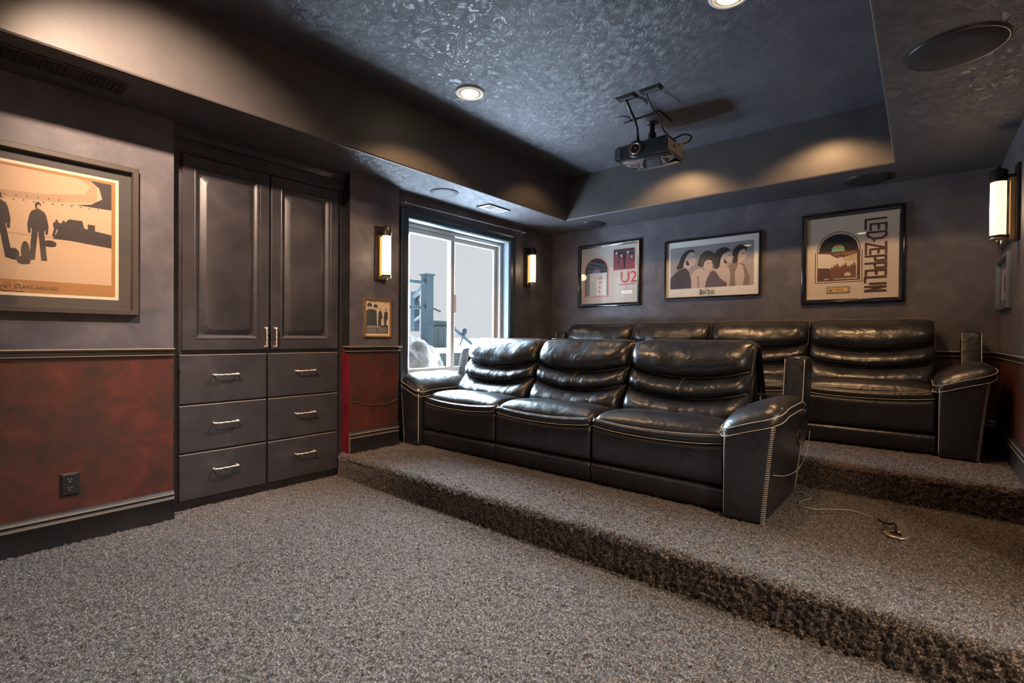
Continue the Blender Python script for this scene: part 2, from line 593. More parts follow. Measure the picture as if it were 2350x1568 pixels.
# roof slab keeps the daylight out
MB().box(-4.2, 2.8, YF - .1, YB + .1, ZC + .1, ZC + .2).mk('ceiling', M_STUCCO, kind='structure')


# ------------------------------------------------------------------ carpet
def carpet(name, x0, x1, path, cell, amp, xamp=0.35):
    """loft a (y, z) path along x; every vertex is jittered like the tips of a cut pile"""
    pts = [np.array(p, float) for p in path]
    seg = []
    for a, b in zip(pts[:-1], pts[1:]):
        n = max(1, int(round(np.linalg.norm(b - a) / cell)))
        for k in range(n):
            seg.append(a + (b - a) * k / n)
    seg.append(pts[-1])
    P = np.array(seg)
    T = np.gradient(P, axis=0)
    T /= np.maximum(np.linalg.norm(T, axis=1), 1e-9)[:, None]
    N = np.stack([-T[:, 1], T[:, 0]], 1)
    nx = int(round((x1 - x0) / cell)) + 1
    X = np.linspace(x0, x1, nx)
    ny = len(P)
    h = rng.normal(0, 1, (ny, nx))
    h = h * 0.75 + 0.5 * (np.roll(h, 1, 0) + np.roll(h, 1, 1)) * 0.5
    h = np.clip(h, -2.2, 2.2) * amp
    jx = rng.uniform(-1, 1, (ny, nx)) * cell * xamp
    jt = rng.uniform(-1, 1, (ny, nx)) * cell * xamp
    V = np.empty((ny, nx, 3))
    V[:, :, 0] = X[None, :] + jx
    V[:, :, 1] = P[:, 0][:, None] + N[:, 0][:, None] * h + T[:, 0][:, None] * jt
    V[:, :, 2] = P[:, 1][:, None] + N[:, 1][:, None] * h + T[:, 1][:, None] * jt
    idx = np.arange(ny * nx).reshape(ny, nx)
    F = np.stack([idx[:-1, :-1], idx[:-1, 1:], idx[1:, 1:], idx[1:, :-1]], -1).reshape(-1, 4)
    me = bpy.data.meshes.new(name)
    me.vertices.add(ny * nx)
    me.vertices.foreach_set('co', V.reshape(-1))
    me.loops.add(F.size)
    me.loops.foreach_set('vertex_index', F.reshape(-1).astype(np.int32))
    me.polygons.add(len(F))
    me.polygons.foreach_set('loop_start', np.arange(0, F.size, 4, dtype=np.int32))
    me.polygons.foreach_set('use_smooth', np.ones(len(F), bool))
    me.update(calc_edges=True)
    me.materials.append(M_CARPET)
    o = bpy.data.objects.new(name, me)
    COL.objects.link(o)
    o['kind'] = 'structure'
    return o


def arc(cy, cz, r, a0, a1, n=6):
    return [(cy + r * math.cos(math.radians(a0 + (a1 - a0) * k / n)), cz + r * math.sin(math.radians(a0 + (a1 - a0) * k / n))) for k in range(n + 1)]


carpet('floor', -3.46, XR2, [(-0.45, 0.0), (Y1 + .01, 0.0)], 0.0075, 0.0050)
MB().box(-4.1, XR2, YF, -0.44, -.05, 0).mk('floor', M_CARPET, kind='structure')
MB().box(-4.1, XR2, YF, YB, -.12, -.03).mk('floor', M_CARPET, kind='structure')
R1 = 0.035
carpet('stair_platform', -3.42, XR2, [(Y1, -0.005), (Y1, S1 - R1)] + arc(Y1 + R1, S1 - R1, R1, 180, 90) + [(Y2 + .02, S1)], 0.0080, 0.0048)
carpet('stair_platform', XW - .02, XR + .02, [(Y2, S1 - .005), (Y2, S2 - R1)] + arc(Y2 + R1, S2 - R1, R1, 180, 90) + [(YB, S2)], 0.0090, 0.0040)


# ------------------------------------------------------------------ baseboards and dado rails (extruded profiles)
def molding(name, path, prof, mat, closed_ends=True):
    """path: [(x, y), ...] along the wall, room on the left-hand side of travel; prof: [(out, z), ...]"""
    P = [Vector((p[0], p[1])) for p in path]
    v, f = [], []
    n = len(prof)
    for i, p in enumerate(P):
        d1 = (P[i] - P[i - 1]).normalized() if i > 0 else None
        d2 = (P[i + 1] - P[i]).normalized() if i < len(P) - 1 else None
        d1 = d1 or d2
        d2 = d2 or d1
        n1, n2 = Vector((-d1.y, d1.x)), Vector((-d2.y, d2.x))
        b = (n1 + n2)
        b = b / max(b.dot(n1), 0.2) if b.length > 1e-6 else n1
        for (o, z) in prof:
            v.append((p.x + b.x * o, p.y + b.y * o, z))
    for i in range(len(P) - 1):
        for k in range(n - 1):
            f.append((i * n + k, (i + 1) * n + k, (i + 1) * n + k + 1, i * n + k + 1))
    f.append(tuple(range(n)))
    f.append(tuple(range((len(P) - 1) * n, len(P) * n))[::-1])
    o = mk(name, v, f, mat, kind='structure')
    zb_ = min(z for _, z in prof)
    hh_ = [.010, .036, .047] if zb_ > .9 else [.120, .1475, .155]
    pale_faces(o, lambda p: min(abs(p.center.z - zb_ - h) for h in hh_) < .0042 and p.normal.z > -.5)
    return sharp(o, 50)


M_EDGE = plain('pale_edge_paint', (0.22, 0.175, 0.14), 0.35)  # paler tone for moulding ridges and the drawers' top edges


def pale_faces(o, test, mat=None):
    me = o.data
    me.materials.append(mat or M_EDGE)
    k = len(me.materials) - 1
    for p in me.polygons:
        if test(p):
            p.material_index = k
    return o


def base_prof(z0):
    q = [(0, 0), (.016, 0), (.016, .112), (.019, .116), (.019, .124), (.014, .130), (.010, .133), (.010, .139), (.017, .143), (.017, .152), (.012, .158), (.006, .163), (0, .166)]
    return [(a, b + z0) for a, b in q]


RAIL = [(0, .928), (.010, .928), (.014, .932), (.014, .938), (.008, .942), (.008, .954), (.014, .958), (.024, .963), (.028, .968), (.026, .974), (0, .975)]
# travel so that the room lies to the left: back wall -> (from right to left?)  left wall runs towards the camera
molding('baseboard_left', [(XL, CY0 - .0), (XL, YF)], base_prof(0), M_TRIM)
molding('baseboard_left', [(XL, CY1), (XL - .12, CY1)], [(a, b - .006) for a, b in base_prof(0)], M_TRIM)
molding('baseboard_left', [(XL, 2.44), (XL, CY1)], base_prof(S1 - .004), M_TRIM)
molding('baseboard_left', [(XW, Y2), (XW, 2.44)], base_prof(S1), M_TRIM)
molding('baseboard_left', [(XW, YB), (XW, Y2)], base_prof(S2), M_TRIM)
molding('baseboard_back', [(XR, YB), (XW, YB)], base_prof(S2), M_TRIM)
molding('baseboard_right', [(XR, Y2 + .01), (XR, YB)], base_prof(S2), M_TRIM)
molding('baseboard_right', [(XR, YJ), (XR, Y2)], base_prof(S1), M_TRIM)
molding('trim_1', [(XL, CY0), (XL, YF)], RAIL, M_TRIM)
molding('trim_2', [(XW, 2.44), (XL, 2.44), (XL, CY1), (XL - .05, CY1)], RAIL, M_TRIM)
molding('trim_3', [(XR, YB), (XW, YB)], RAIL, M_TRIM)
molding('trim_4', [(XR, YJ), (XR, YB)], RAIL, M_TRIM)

# ------------------------------------------------------------------ window
win = thing('window_1', (XW, (WY0 + WY1) / 2, WZ0), None, None)
win['kind'] = 'structure'
mp = map_left(XW, 0, 0)
c_ = loops(mp, WY0 - .095, WY1 + .095, WZ0 - .085, WZ1 + .09, [(0, 0), (0, .020), (.008, .024), (.020, .020), (.028, .012), (.060, .012), (.070, .018), (.080, .018), (.088, .010), (.093, .0)])
c_.mk('window_casing', M_CASING, win)
mf = map_left(-3.535, 0, 0)
loops(mf, WY0, WY1, WZ0, WZ1, [(0, 0), (0, .07), (.012, .075), (.036, .075), (.040, .068), (.040, 0)]).mk('window_frame', M_VINYL, win)
MEET = 3.235
sa = loops(mf, WY0 + .04, MEET + .03, WZ0 + .04, WZ1 - .04, [(0, .03), (0, .062), (.006, .066), (.040, .066), (.046, .06), (.046, .03)])
o = sa.mk('sash', M_VINYL, win)
slab(mf, WY0 + .08, MEET - .01, WZ0 + .08, WZ1 - .08, .042, .046).mk('pane', M_PANE, o)
sb = loops(mf, MEET - .015, WY1 - .04, WZ0 + .04, WZ1 - .04, [(0, .004), (0, .028), (.006, .030), (.036, .030), (.042, .026), (.042, .004)])
o = sb.mk('sash', M_VINYL, win)
slab(mf, MEET + .025, WY1 - .08, WZ0 + .08, WZ1 - .08, .014, .018).mk('pane', M_PANE, o)
slab(mf, MEET + .022, MEET + .036, 1.28, 1.46, .060, .082, bev=.004).mk('latch', M_WHITEPL, win)
MB().box(XO, XW + .02, WY0, WY1, WZ0 - .02, WZ0 + .004, .003).mk('window_sill', M_VINYL, win)

rod = thing('curtain_rod', (XW, 3.38, 2.16), 'thin beaded metal rod above the window', 'curtain rod')
t = MB().tube([(XW + .035, 2.56, 2.175), (XW + .035, 4.20, 2.195)], .0035, 6)
for k in range(40):
    y = 2.58 + k * .041
    t.lathe(XW + .035, 0, [(.0035, -.008), (.0055, 0), (.0035, .008)], 8, 'y', 2.175 + .02 * (y - 2.56) / 1.64)
    # shift the last lathe along y
    n = 24
    t.v[-n:] = [(a, b + y, c) for a, b, c in t.v[-n:]]
t.mk('rod', M_WHITEPL, rod, True)
for y in (2.57, 4.19):
    MB().lathe(XW, y, [(.012, 0), (.012, .004), (.004, .006), (.004, .034), (.008, .036), (.008, .044), (.002, .048)], 10, 'x', 2.18 if y < 3 else 2.195).mk('bracket', M_WHITEPL, rod, True)

# ------------------------------------------------------------------ built-in cabinet
cab = thing('storage_cabinet', (XL - .1, 1.44, 0), 'tall dark built-in cabinet with two panelled doors above six drawers', 'cabinet')
XC, XD = -3.355, -3.332
mb = MB()
mb.box(XC - .55, XC, CY0 + .002, CY1 - .002, 0.06, ZS - .004)
mb.box(XC - .55, XC - .02, CY0 + .002, CY1 - .002, 0, 0.06)
mb.mk('cabinet_case', M_CAB, cab)
cp = [(.0, 2.125), (.012, 2.125), (.012, 2.135), (.018, 2.140), (.018, 2.188), (.024, 2.192), (.024, 2.199), (.016, 2.204), (.024, 2.212), (.040, 2.228), (.050, 2.236), (.050, 2.246), (.058, 2.250), (.058, 2.2595), (0, 2.2595)]
v = [(XC + a, y, z) for y in (CY1 - .002, CY0 + .002) for a, z in cp]
n = len(cp)
f = [(k, n + k, n + k + 1, k + 1) for k in range(n - 1)] + [tuple(range(n))[::-1], tuple(range(n, 2 * n))]
sharp(mk('crown_molding', v, f, M_CAB, cab), 40)


def pull(parent, c, axis, L=0.145):
    """bowed bar handle with flared feet; c = centre on the face plane"""
    a = Vector((0, 1, 0)) if axis == 'y' else Vector((0, 0, 1))
    b = Vector((0, 0, 1)) if axis == 'y' else Vector((0, 1, 0))
    c = Vector(c)
    out = Vector((1, 0, 0))
    m = MB()
    for s in (-1, 1):
        p = c + a * s * (L / 2 - .006)
        m.tube([p, p + out * .006, p + out * .020, p + out * .026], [.0085, .006, .005, .0075], 8)
    pts, rs = [], []
    for k in range(13):
        t_ = -1 + 2 * k / 12
        pts.append(c + a * t_ * (L / 2 - .004) + out * (.026 + .004 * (1 - t_ * t_)) + b * .0012 * math.sin(k * 1.6))
        rs.append(.0042 + .0022 * t_ ** 4 + .0012 * math.cos(k * 2.1))
    m.tube(pts, rs, 8)
    return m.mk('handle', M_NICKEL, parent, True, label='brushed nickel bar handle')


def rrect(u0, v0, u1, v1, r, arch=0.0, n=5):
    pts = []
    for (cx, cy, a) in ((u1 - r, v0 + r, -90), (u1 - r, v1 - r, 0), (u0 + r, v1 - r, 90), (u0 + r, v0 + r, 180)):
        for k in range(n + 1):
            an = math.radians(a + 90 * k / n)
            pts.append((cx + r * math.cos(an), cy + r * math.sin(an)))
    return pts


for (y0, y1, hy) in ((0.950, 1.452, 1.425), (1.464, 1.952, 1.487)):
    mpd = map_left(XD - .022, 0, 0)
    z0, z1 = 0.955, 2.118
    d = loops(mpd, y0, y1, z0, z1, [(0, 0), (0, .018), (.004, .022), (.058, .022), (.061, .019), (.064, .0195), (.068, .022), (.073, .022), (.078, .014), (.090, .006), (.094, .002)], fill=True)
    door = d.mk('door', M_CAB, cab)
    i = .112
    ra = rrect(y0 + .098, z0 + .098, y1 - .098, z1 - .098, .035)
    rb = rrect(y0 + .126, z0 + .126, y1 - .126, z1 - .126, .040)
    rc = rrect(y0 + .130, z0 + .130, y1 - .130, z1 - .130, .037)
    vv = [mpd(p[0], p[1], .002) for p in ra] + [mpd(p[0], p[1], .020) for p in rb] + [mpd(p[0], p[1], .021) for p in rc]
    n = len(ra)
    ff = [(k + j * n, (k + 1) % n + j * n, (k + 1) % n + (j + 1) * n, k + (j + 1) * n) for j in range(2) for k in range(n)] + [tuple(range(2 * n, 3 * n))]
    sharp(mk('raised_panel', vv, ff, M_CAB, door), 20)
    pull(door, (XD, hy, 1.036), 'z', .135)
for (y0, y1) in ((0.937, 1.434), (1.446, 1.950)):
    for (z0, z1) in ((0.637, 0.930), (0.347, 0.627), (0.062, 0.337)):
        dr = pale_faces(MB().box(XD - .022, XD, y0, y1, z0, z1, .004).mk('drawer', M_CAB, cab), lambda p: p.normal.z > .3 and p.normal.x > .1)
        pull(dr, (XD, (y0 + y1) / 2 + (.0 if y0 < 1.2 else 0.0), (z0 + z1) / 2 + (.02 if z0 > .6 else .02 if z0 > .3 else .025)), 'y')

# ------------------------------------------------------------------ ceiling fittings
def downlight(x, y, label):
    t = thing('recessed_light', (x, y, ZC), label, 'ceiling light', 'can lights in the tray ceiling')
    MB().lathe(x, y, [(.097, 0), (.097, -.006), (.092, -.012), (.080, -.014), (.076, -.010), (.076, -.002)], 40, cz=ZC, close=False).mk('trim_ring', M_WHITE, t, True)
    MB().lathe(x, y, [(.078, -.010), (.060, -.003), (.02, -.001)], 32, cz=ZC, close=True).mk('reflector', M_REFL, t, True)
    MB().lathe(x + .0, y, [(.056, -.002), (.060, -.010), (.052, -.018), (.026, -.023), (.004, -.024)], 24, cz=ZC, close=True).mk('bulb', M_BULB, t, True)


downlight(-2.352, 2.34, 'lit recessed can light with white trim left of the projector')
downlight(-0.72, 2.46, 'lit recessed can light just above the top edge of the view')
downlight(-2.352, 0.30, 'lit recessed can light near the front of the room by the left fascia')
downlight(-0.72, 0.30, 'lit recessed can light near the front of the room by the right fascia')


def ceiling_speaker(x, y, r, mat, label):
    t = thing('ceiling_speaker', (x, y, ZS), label, 'speaker', 'round in-ceiling speakers')
    MB().lathe(x, y, [(r, 0), (r, -.006), (r - .004, -.008), (r - .008, -.007)], 48, cz=ZS, close=False).mk('bezel', M_TRIM if mat is M_GRILLEDK else M_CEIL, t, True)
    MB().lathe(x, y, [(r - .007, -.004), (r - .009, -.007), (r * .5, -.0085), (.002, -.009)], 48, cz=ZS).mk('grille', mat, t, True)


ceiling_speaker(-3.085, 2.775, 0.120, M_GRILLE, 'round grey speaker grille in the soffit above the left end of the window')
ceiling_speaker(0.095, 2.730, 0.165, M_GRILLEDK, 'large black round speaker grille in the right soffit')
ceiling_speaker(-0.320, 4.540, 0.155, M_GRILLEDK, 'round black speaker grille in the rear soffit near the right corner')
ceiling_speaker(-2.700, 4.540, 0.140, M_GRILLEDK, 'round black speaker grille in the rear soffit above the leftmost framed record')

vt = thing('air_vent', (-3.09, 3.40, ZS), 'small white ceiling air register with a square damper above the window', 'vent')
MB().box(-3.165, -3.020, 3.255, 3.545, ZS - .006, ZS, .002).mk('vent_plate', M_WHITEPL, vt)
MB().box(-3.130, -3.050, 3.305, 3.385, ZS - .010, ZS - .006).mk('damper', M_GRILLE, vt)
for k in range(5):
    MB().box(-3.150 + k * .024, -3.144 + k * .024, 3.40, 3.53, ZS - .009, ZS - .006).mk('slat', M_GRILLE, vt)
MB().box(-3.018, -3.012, 3.255, 3.55, ZS - .012, ZS, .001).mk('side_lip', M_BLACKPL, vt)
MB().box(-3.168, -3.015, 3.247, 3.254, ZS - .012, ZS, .001).mk('side_lip', M_BLACKPL, vt)
vt = thing('air_vent', (-3.03, 0.34, ZS), 'long black slotted return grille in the soffit above the sepia picture', 'vent')
MB().box(-3.10, -2.95, 0.05, 0.62, ZS - .006, ZS, .002).mk('vent_plate', M_BLACKPL, vt)
for k in range(28):
    MB().box(-3.085, -2.965, 0.065 + k * .0195, 0.074 + k * .0195, ZS - .010, ZS - .006).mk('slat', M_GRILLEDK, vt)

# ------------------------------------------------------------------ projector
pj = thing('projector', (-1.62, 3.55, 2.70), 'black projector hanging from the tray ceiling, lens towards the front', 'projector')
px0, px1, py0, py1, pz0, pz1 = -1.830, -1.415, 3.400, 3.760, 2.418, 2.528
# body: plan with bowed rear, tapered lower shell
def body_ring(z, inset, front=0.0):
    pts = [(px0 + inset, py0 + inset + front), (px1 - inset, py0 + inset + front), (px1 - inset, py1 - .05 - inset)]
    for k in range(7):
        a = math.pi * (k + 1) / 8
        pts.append((px0 + (px1 - px0) * (.5 + .5 * math.cos(a)) * .98 + .004, py1 - .05 - inset + .045 * math.sin(a)))
    pts.append((px0 + inset, py1 - .05 - inset))
    return [(a, b, z) for a, b in pts]
rings = [body_ring(pz0 - .026, .10), body_ring(pz0 - .018, .05), body_ring(pz0 - .006, .012), body_ring(pz0, 0), body_ring(pz1 - .030, 0), body_ring(pz1 - .006, .016), body_ring(pz1 + .006, .06)]
n = len(rings[0])
v = [p for r in rings for p in r]
f = [(j * n + k, j * n + (k + 1) % n, (j + 1) * n + (k + 1) % n, (j + 1) * n + k) for j in range(len(rings) - 1) for k in range(n)]
f += [tuple(range(n))[::-1], tuple(range((len(rings) - 1) * n, len(rings) * n))]
shell_side = plain('projector_lit_side', (0.50, 0.39, 0.29), 0.45)  # lamp light on this side is put into the tan colour
sharp(mk('shell', v, f, None, pj, mats=[M_GLOSSBL, M_BLACKPL], fm=[0] * (n * 3) + [1] * (n * 3) + [0, 1]), 30)
MB().box(px1 - .001, px1 + .004, py0 + .012, py1 - .07, pz0 + .006, pz1 - .030, .001).mk('side_panel', shell_side, pj)
mw = MB()
for k, (dx, w_) in enumerate(((0, .010), (.016, .004), (.026, .010), (.042, .010))):
    mw.box(px1 + .004, px1 + .005, py0 + .10 + dx, py0 + .10 + dx + w_, pz0 + .040, pz0 + .058)
mw.mk('side_badge', M_BLACKPL, pj)
lx, lz = -1.655, 2.470
MB().lathe(lx, py0, [(.064, .012), (.064, -.003), (.058, -.007), (.045, -.007)], 36, 'y', lz, close=False).mk('lens_collar', M_BLACKPL, pj, True)
MB().lathe(lx, py0, [(.046, .010), (.046, -.012), (.042, -.018), (.036, -.018), (.030, -.008), (.027, .004)], 36, 'y', lz, close=False).mk('lens_ring', plain('lens_ring_metal', (0.20, 0.16, 0.14), 0.3, 0.7), pj, True)
MB().lathe(lx, py0, [(.028, .004), (.022, -.005), (.012, -.009), (.002, -.010)], 28, 'y', lz).mk('lens', M_GLOSSBL, pj, True)
vm = MB()
for k in range(6):
    vm.box(-1.520, -1.465, py0 - .003, py0 + .002, 2.452 + k * .009, 2.457 + k * .009)
vm.mk('intake_grille', M_GLOSSBL, pj)
vm = MB().box(px0 + .006, px0 + .05, py0 - .004, py0, pz0 + .006, pz1 - .03, .002)
vm.mk('corner_vent', M_GRILLE, pj)
# mount
MB().lathe(-1.60, 3.56, [(.03, 2.62), (.03, 2.57), (.055, 2.565), (.060, 2.55), (.095, 2.545), (.105, 2.53), (.105, 2.517)], 24).mk('mount_base', M_BLACKPL, pj, True)
MB().tube([(-1.60, 3.56, 2.60), (-1.60, 3.56, 2.695)], .020, 14).mk('mount_pole', M_BRONZE, pj, True)
for (dx, dy) in ((-.11, -.07), (.11, -.07), (-.11, .08), (.11, .08)):
    MB().tube([(-1.60 + dx * .6, 3.56 + dy * .6, 2.545), (-1.60 + dx, 3.56 + dy, 2.535), (-1.60 + dx, 3.56 + dy, 2.51)], .007, 6).mk('mount_arm', M_BLACKPL, pj)
mb = MB().box(-1.52, -1.47, 3.38, 3.62, ZC - .010, ZC, .002)
mb.box(-1.76, -1.49, 3.40, 3.412, ZC - .012, ZC - .004)
mb.mk('mount_rail', M_BRONZE, pj)
MB().lathe(-1.745, 3.36, [(.055, 0), (.055, -.004), (.050, -.006)], 24, cz=ZC).mk('ceiling_disc', M_CEIL, pj, True)
MB().lathe(-1.60, 3.56, [(.045, 0), (.045, -.006), (.03, -.010)], 20, cz=ZC).mk('pole_flange', M_BLACKPL, pj, True)
# rear connectors
for (x, z, m_) in ((-1.43, 2.535, M_BRASS), (-1.45, 2.54, M_NICKEL), (-1.415, 2.55, M_NICKEL)):
    MB().tube([(x, 3.66, z), (x + .03, 3.70, z - .006)], .006, 8).mk('connector', m_, pj)

def curve_pts(ctrl, n=10):
    """Catmull-Rom"""
    c = [Vector(p) for p in ctrl]
    c = [c[0] * 2 - c[1]] + c + [c[-1] * 2 - c[-2]]
    out = []
    for i in range(1, len(c) - 2):
        for k in range(n):
            t_ = k / n
            p0, p1, p2, p3 = c[i - 1], c[i], c[i + 1], c[i + 2]
            out.append(0.5 * ((2 * p1) + (p2 - p0) * t_ + (2 * p0 - 5 * p1 + 4 * p2 - p3) * t_ ** 2 + (3 * p1 - p0 - 3 * p2 + p3) * t_ ** 3))
    out.append(c[-2])
    return out


cb = MB().tube(curve_pts([(-1.575, 3.08, 2.69), (-1.572, 3.13, 2.64), (-1.60, 3.28, 2.60), (-1.66, 3.45, 2.545), (-1.66, 3.50, 2.52)]), .011, 8)
props(cb.mk('ceiling_cable', M_BLACKPL, None, True), 'thick black cable hanging from the left ceiling plate to the projector', 'cable', 'cables running to the projector')
cb = MB().tube(curve_pts([(-1.430, 3.09, 2.69), (-1.428, 3.15, 2.63), (-1.43, 3.30, 2.605), (-1.46, 3.45, 2.57), (-1.43, 3.60, 2.53)]), .005, 8)
props(cb.mk('ceiling_cable', M_BLACKPL, None, True), 'thin cable hanging from the right ceiling plate to the projector', 'cable', 'cables running to the projector')
cb = MB().tube(curve_pts([(-1.46, 3.62, 2.56), (-1.40, 3.68, 2.60), (-1.36, 3.72, 2.59), (-1.37, 3.71, 2.55), (-1.42, 3.68, 2.53)]), .006, 8)
props(cb.mk('ceiling_cable', M_BLACKPL, None, True), 'short looped cable behind the rear right corner of the projector', 'cable', 'cables running to the projector')
for (x0, x1, side) in ((-1.632, -1.500, 'left'), (-1.462, -1.322, 'right')):
    t = thing('cable_plate', ((x0 + x1) / 2, 3.065, ZC), 'black cable cover plate on the ceiling, the %s of the two before the projector' % side, 'cable plate', 'cable plates on the tray ceiling')
    MB().box(x0, x1, 3.03, 3.105, ZC - .008, ZC, .002).mk('plate', M_BLACKPL, t)
    MB().box(x0 + .02, x1 - .01, 3.045, 3.092, ZC - .013, ZC - .008, .002).mk('brush_insert', M_GRILLEDK, t)

# ------------------------------------------------------------------ wall sconces
def sconce(mp, label):
    """mp(u, v, d): u across, v up from the tube's bottom, d out of the wall"""
    t = thing('wall_sconce', mp(0, 0, 0), label, 'wall lamp', 'tube sconces with frosted glass')
    slab(mp, -.052, .052, -.030, .395, 0, .016, bev=.003).mk('back_plate', M_BRONZE, t)
    slab(mp, -.030, .030, -.022, .325, .016, .040, bev=.003).mk('reflector_bar', M_BRASS, t)
    def cyl(prof, n=28, smooth=True):
        v, f = [], []
        for r, h in prof:
            for k in range(n):
                a = 2 * math.pi * k / n
                v.append(mp(r * math.cos(a), h, .085 + r * math.sin(a)))
        m_ = len(prof)
        f = [(i * n + k, i * n + (k + 1) % n, (i + 1) * n + (k + 1) % n, (i + 1) * n + k) for i in range(m_ - 1) for k in range(n)]
        f += [tuple(range(n))[::-1], tuple(range((m_ - 1) * n, m_ * n))]
        return v, f
    v, f = cyl([(.026, .004), (.034, .006), (.0345, .10), (.0345, .312), (.033, .315)])
    mk('glass_tube', v, f, M_TUBE, t, True)
    v, f = cyl([(.0365, .310), (.0385, .312), (.0385, .372), (.032, .380), (.012, .385), (.010, .398), (.003, .404)])
    sharp(mk('top_cap', v, f, M_BRONZE, t), 40)
    v, f = cyl([(.003, -.030), (.008, -.027), (.009, -.018), (.033, -.015), (.0365, -.010), (.0365, -.004)])
    sharp(mk('bottom_cap', v, f, plain('sconce_cap_satin', (0.7, 0.55, 0.40), 0.3, 0.8), t), 40)
    v, f = cyl([(.0368, -.004), (.0372, 0.0), (.0372, .006), (.0368, .008)])
    mk('retaining_ring', v, f, M_BRONZE, t, True)
    for h in (.33, -.006):
        slab(mp, -.010, .010, h, h + .016, .016, .060).mk('bracket_arm', M_BRONZE, t)
    return t


sconce(map_left(XL, 2.262, 1.512), 'lit tube sconce left of the window, above the small framed photo')
sconce(map_left(XW, 4.265, 1.645), 'lit tube sconce right of the window near the room corner')
sconce(map_right(XR, 3.900, 1.640), 'lit tube sconce on the right wall at the edge of the view')
add_light('POINT', 'sconce_lamp', (XL + .135, 2.262, 1.67), 2.0, WARM2, shadow_soft_size=0.04)
add_light('POINT', 'sconce_lamp', (XW + .135, 4.265, 1.80), 2.0, WARM2, shadow_soft_size=0.04)
add_light('POINT', 'sconce_lamp', (XR - .135, 3.900, 1.80), 4.0, WARM2, shadow_soft_size=0.04)

# ------------------------------------------------------------------ framed pictures
BLK = [(0, 0), (0, .020), (.004, .026), (.012, .030), (.020, .027), (.028, .018), (.034, .016), (.038, .010), (.038, .004)]


def framed(name_mp, W, H, prof, fmat, label, glassd, cat='picture', group=None, backc=(0.02, 0.02, 0.02)):
    mp = name_mp
    t = thing('framed_picture', mp(W / 2, 0, 0), label, cat, group)
    fr = loops(mp, 0, W, 0, H, prof)
    sharp(fr.mk('frame', fmat, t), 50)
    w = prof[-1][0] - .002
    loops(mp, w, W - w, w, H - w, [(0, glassd)], fill=True).mk('glass', M_GLASS, t)
    return t


def person_poly(cx, base, h, w=1.0, lean=0.0, legs=0.5, facing=1):
    """generic standing figure: list of outline polygons"""
    k = h
    body = [(-.075, .50), (-.115, .58), (-.125, .74), (-.095, .82), (-.035, .86), (.035, .86), (.095, .82), (.125, .74), (.115, .56), (.085, .50)]
    l1 = [(-.085, .52), (.0, .52), (-.03 - legs * .05, .02), (-.11 - legs * .06, .02)]
    l2 = [(.0, .52), (.085, .52), (.11 + legs * .06, .02), (.03 + legs * .05, .02)]
    head = [(.045 * math.cos(a * math.pi / 6), .925 + .062 * math.sin(a * math.pi / 6)) for a in range(12)]
    face = [(.012 * facing + .030 * math.cos(a * math.pi / 5), .905 + .040 * math.sin(a * math.pi / 5)) for a in range(10)]
    armA = [(-.115, .78), (-.150, .60), (-.140, .46), (-.105, .46), (-.090, .70)]
    armB = [(.115, .78), (.150, .60), (.140, .46), (.105, .46), (.090, .70)]
    tr = lambda P: [(cx + (a * w + lean * b) * k, base + b * k) for a, b in P]
    return tr(body), tr(l1), tr(l2), tr(head), tr(face), tr(armA), tr(armB)


# --- large sepia picture, left wall
mpL = map_left(XL, -0.330, 1.150)
LW, LH = 1.050, 0.785
TP = [(0, 0), (0, .030), (.003, .034), (.026, .034), (.029, .030), (.030, .012), (.030, .004)]
t = framed(mpL, LW, LH, TP, M_TAUPE, 'large framed sepia print of people standing in a hall, left wall', .012)
MATC, CREAM, ORNG = (0.045, 0.043, 0.042), (0.62, 0.54, 0.40), (0.30, 0.14, 0.040)
SEP, SEPL, DK = (0.36, 0.235, 0.14), (0.46, 0.325, 0.205), (0.030, 0.022, 0.020)
slab(mpL, .025, LW - .025, .025, LH - .025, .001, .004).mk('mat_board', flat(MATC), t)
i0, i1, j0, j1 = .082, LW - .082, .078, LH - .078
P = [(CREAM, rect(i0, j0, i1, j1)), (ORNG, rect(i0 + .014, j0 + .014, i1 - .014, j1 - .014))]
a0, a1, b0, b1 = i0 + .03, i1 - .03, j0 + .075, j1 - .028
U = lambda x: a0 + (a1 - a0) * x
Vv = lambda y: b0 + (b1 - b0) * y
P.append((SEPL, rect(a0, b0, a1, b1)))
P.append((SEP, [(U(0), Vv(.66)), (U(.35), Vv(.70)), (U(.75), Vv(.74)), (U(.93), Vv(.80)), (U(.93), Vv(1)), (U(0), Vv(1))]))
P.append((SEPL, [(U(0), Vv(.74)), (U(.3), Vv(.76)), (U(.7), Vv(.80)), (U(.87), Vv(.86)), (U(.90), Vv(.94)), (U(.84), Vv(1)), (U(0), Vv(1))]))
P.append((DK, [(U(.80), Vv(.735)), (U(.90), Vv(.77)), (U(.955), Vv(.84)), (U(.94), Vv(.94)), (U(.90), Vv(1.0)), (U(1), Vv(1)), (U(1), Vv(.73))]))
P.append((SEPL, rect(U(.82), Vv(.665), U(1), Vv(.745))))
P.append((SEP, rect(U(0), Vv(.40), U(1), Vv(.415))))
for k in range(15):
    P.append((DK, ell(U(.36 + k * .041), Vv(.70 + .0025 * k - .004 * (k % 2)), .0035, .0028, 8)))
for k in range(8):
    P.append((DK, ell(U(.44 + k * .045), Vv(.735 + .0045 * k), .003, .0025, 8)))
P.append((DK, [(U(.73), Vv(.40)), (U(.76), Vv(.52)), (U(.80), Vv(.60)), (U(.86), Vv(.60)), (U(.87), Vv(.53)), (U(1), Vv(.50)), (U(1), Vv(.37)), (U(.8), Vv(.40))]))
P.append((DK, rect(U(.885), Vv(.52), U(.92), Vv(.575))))
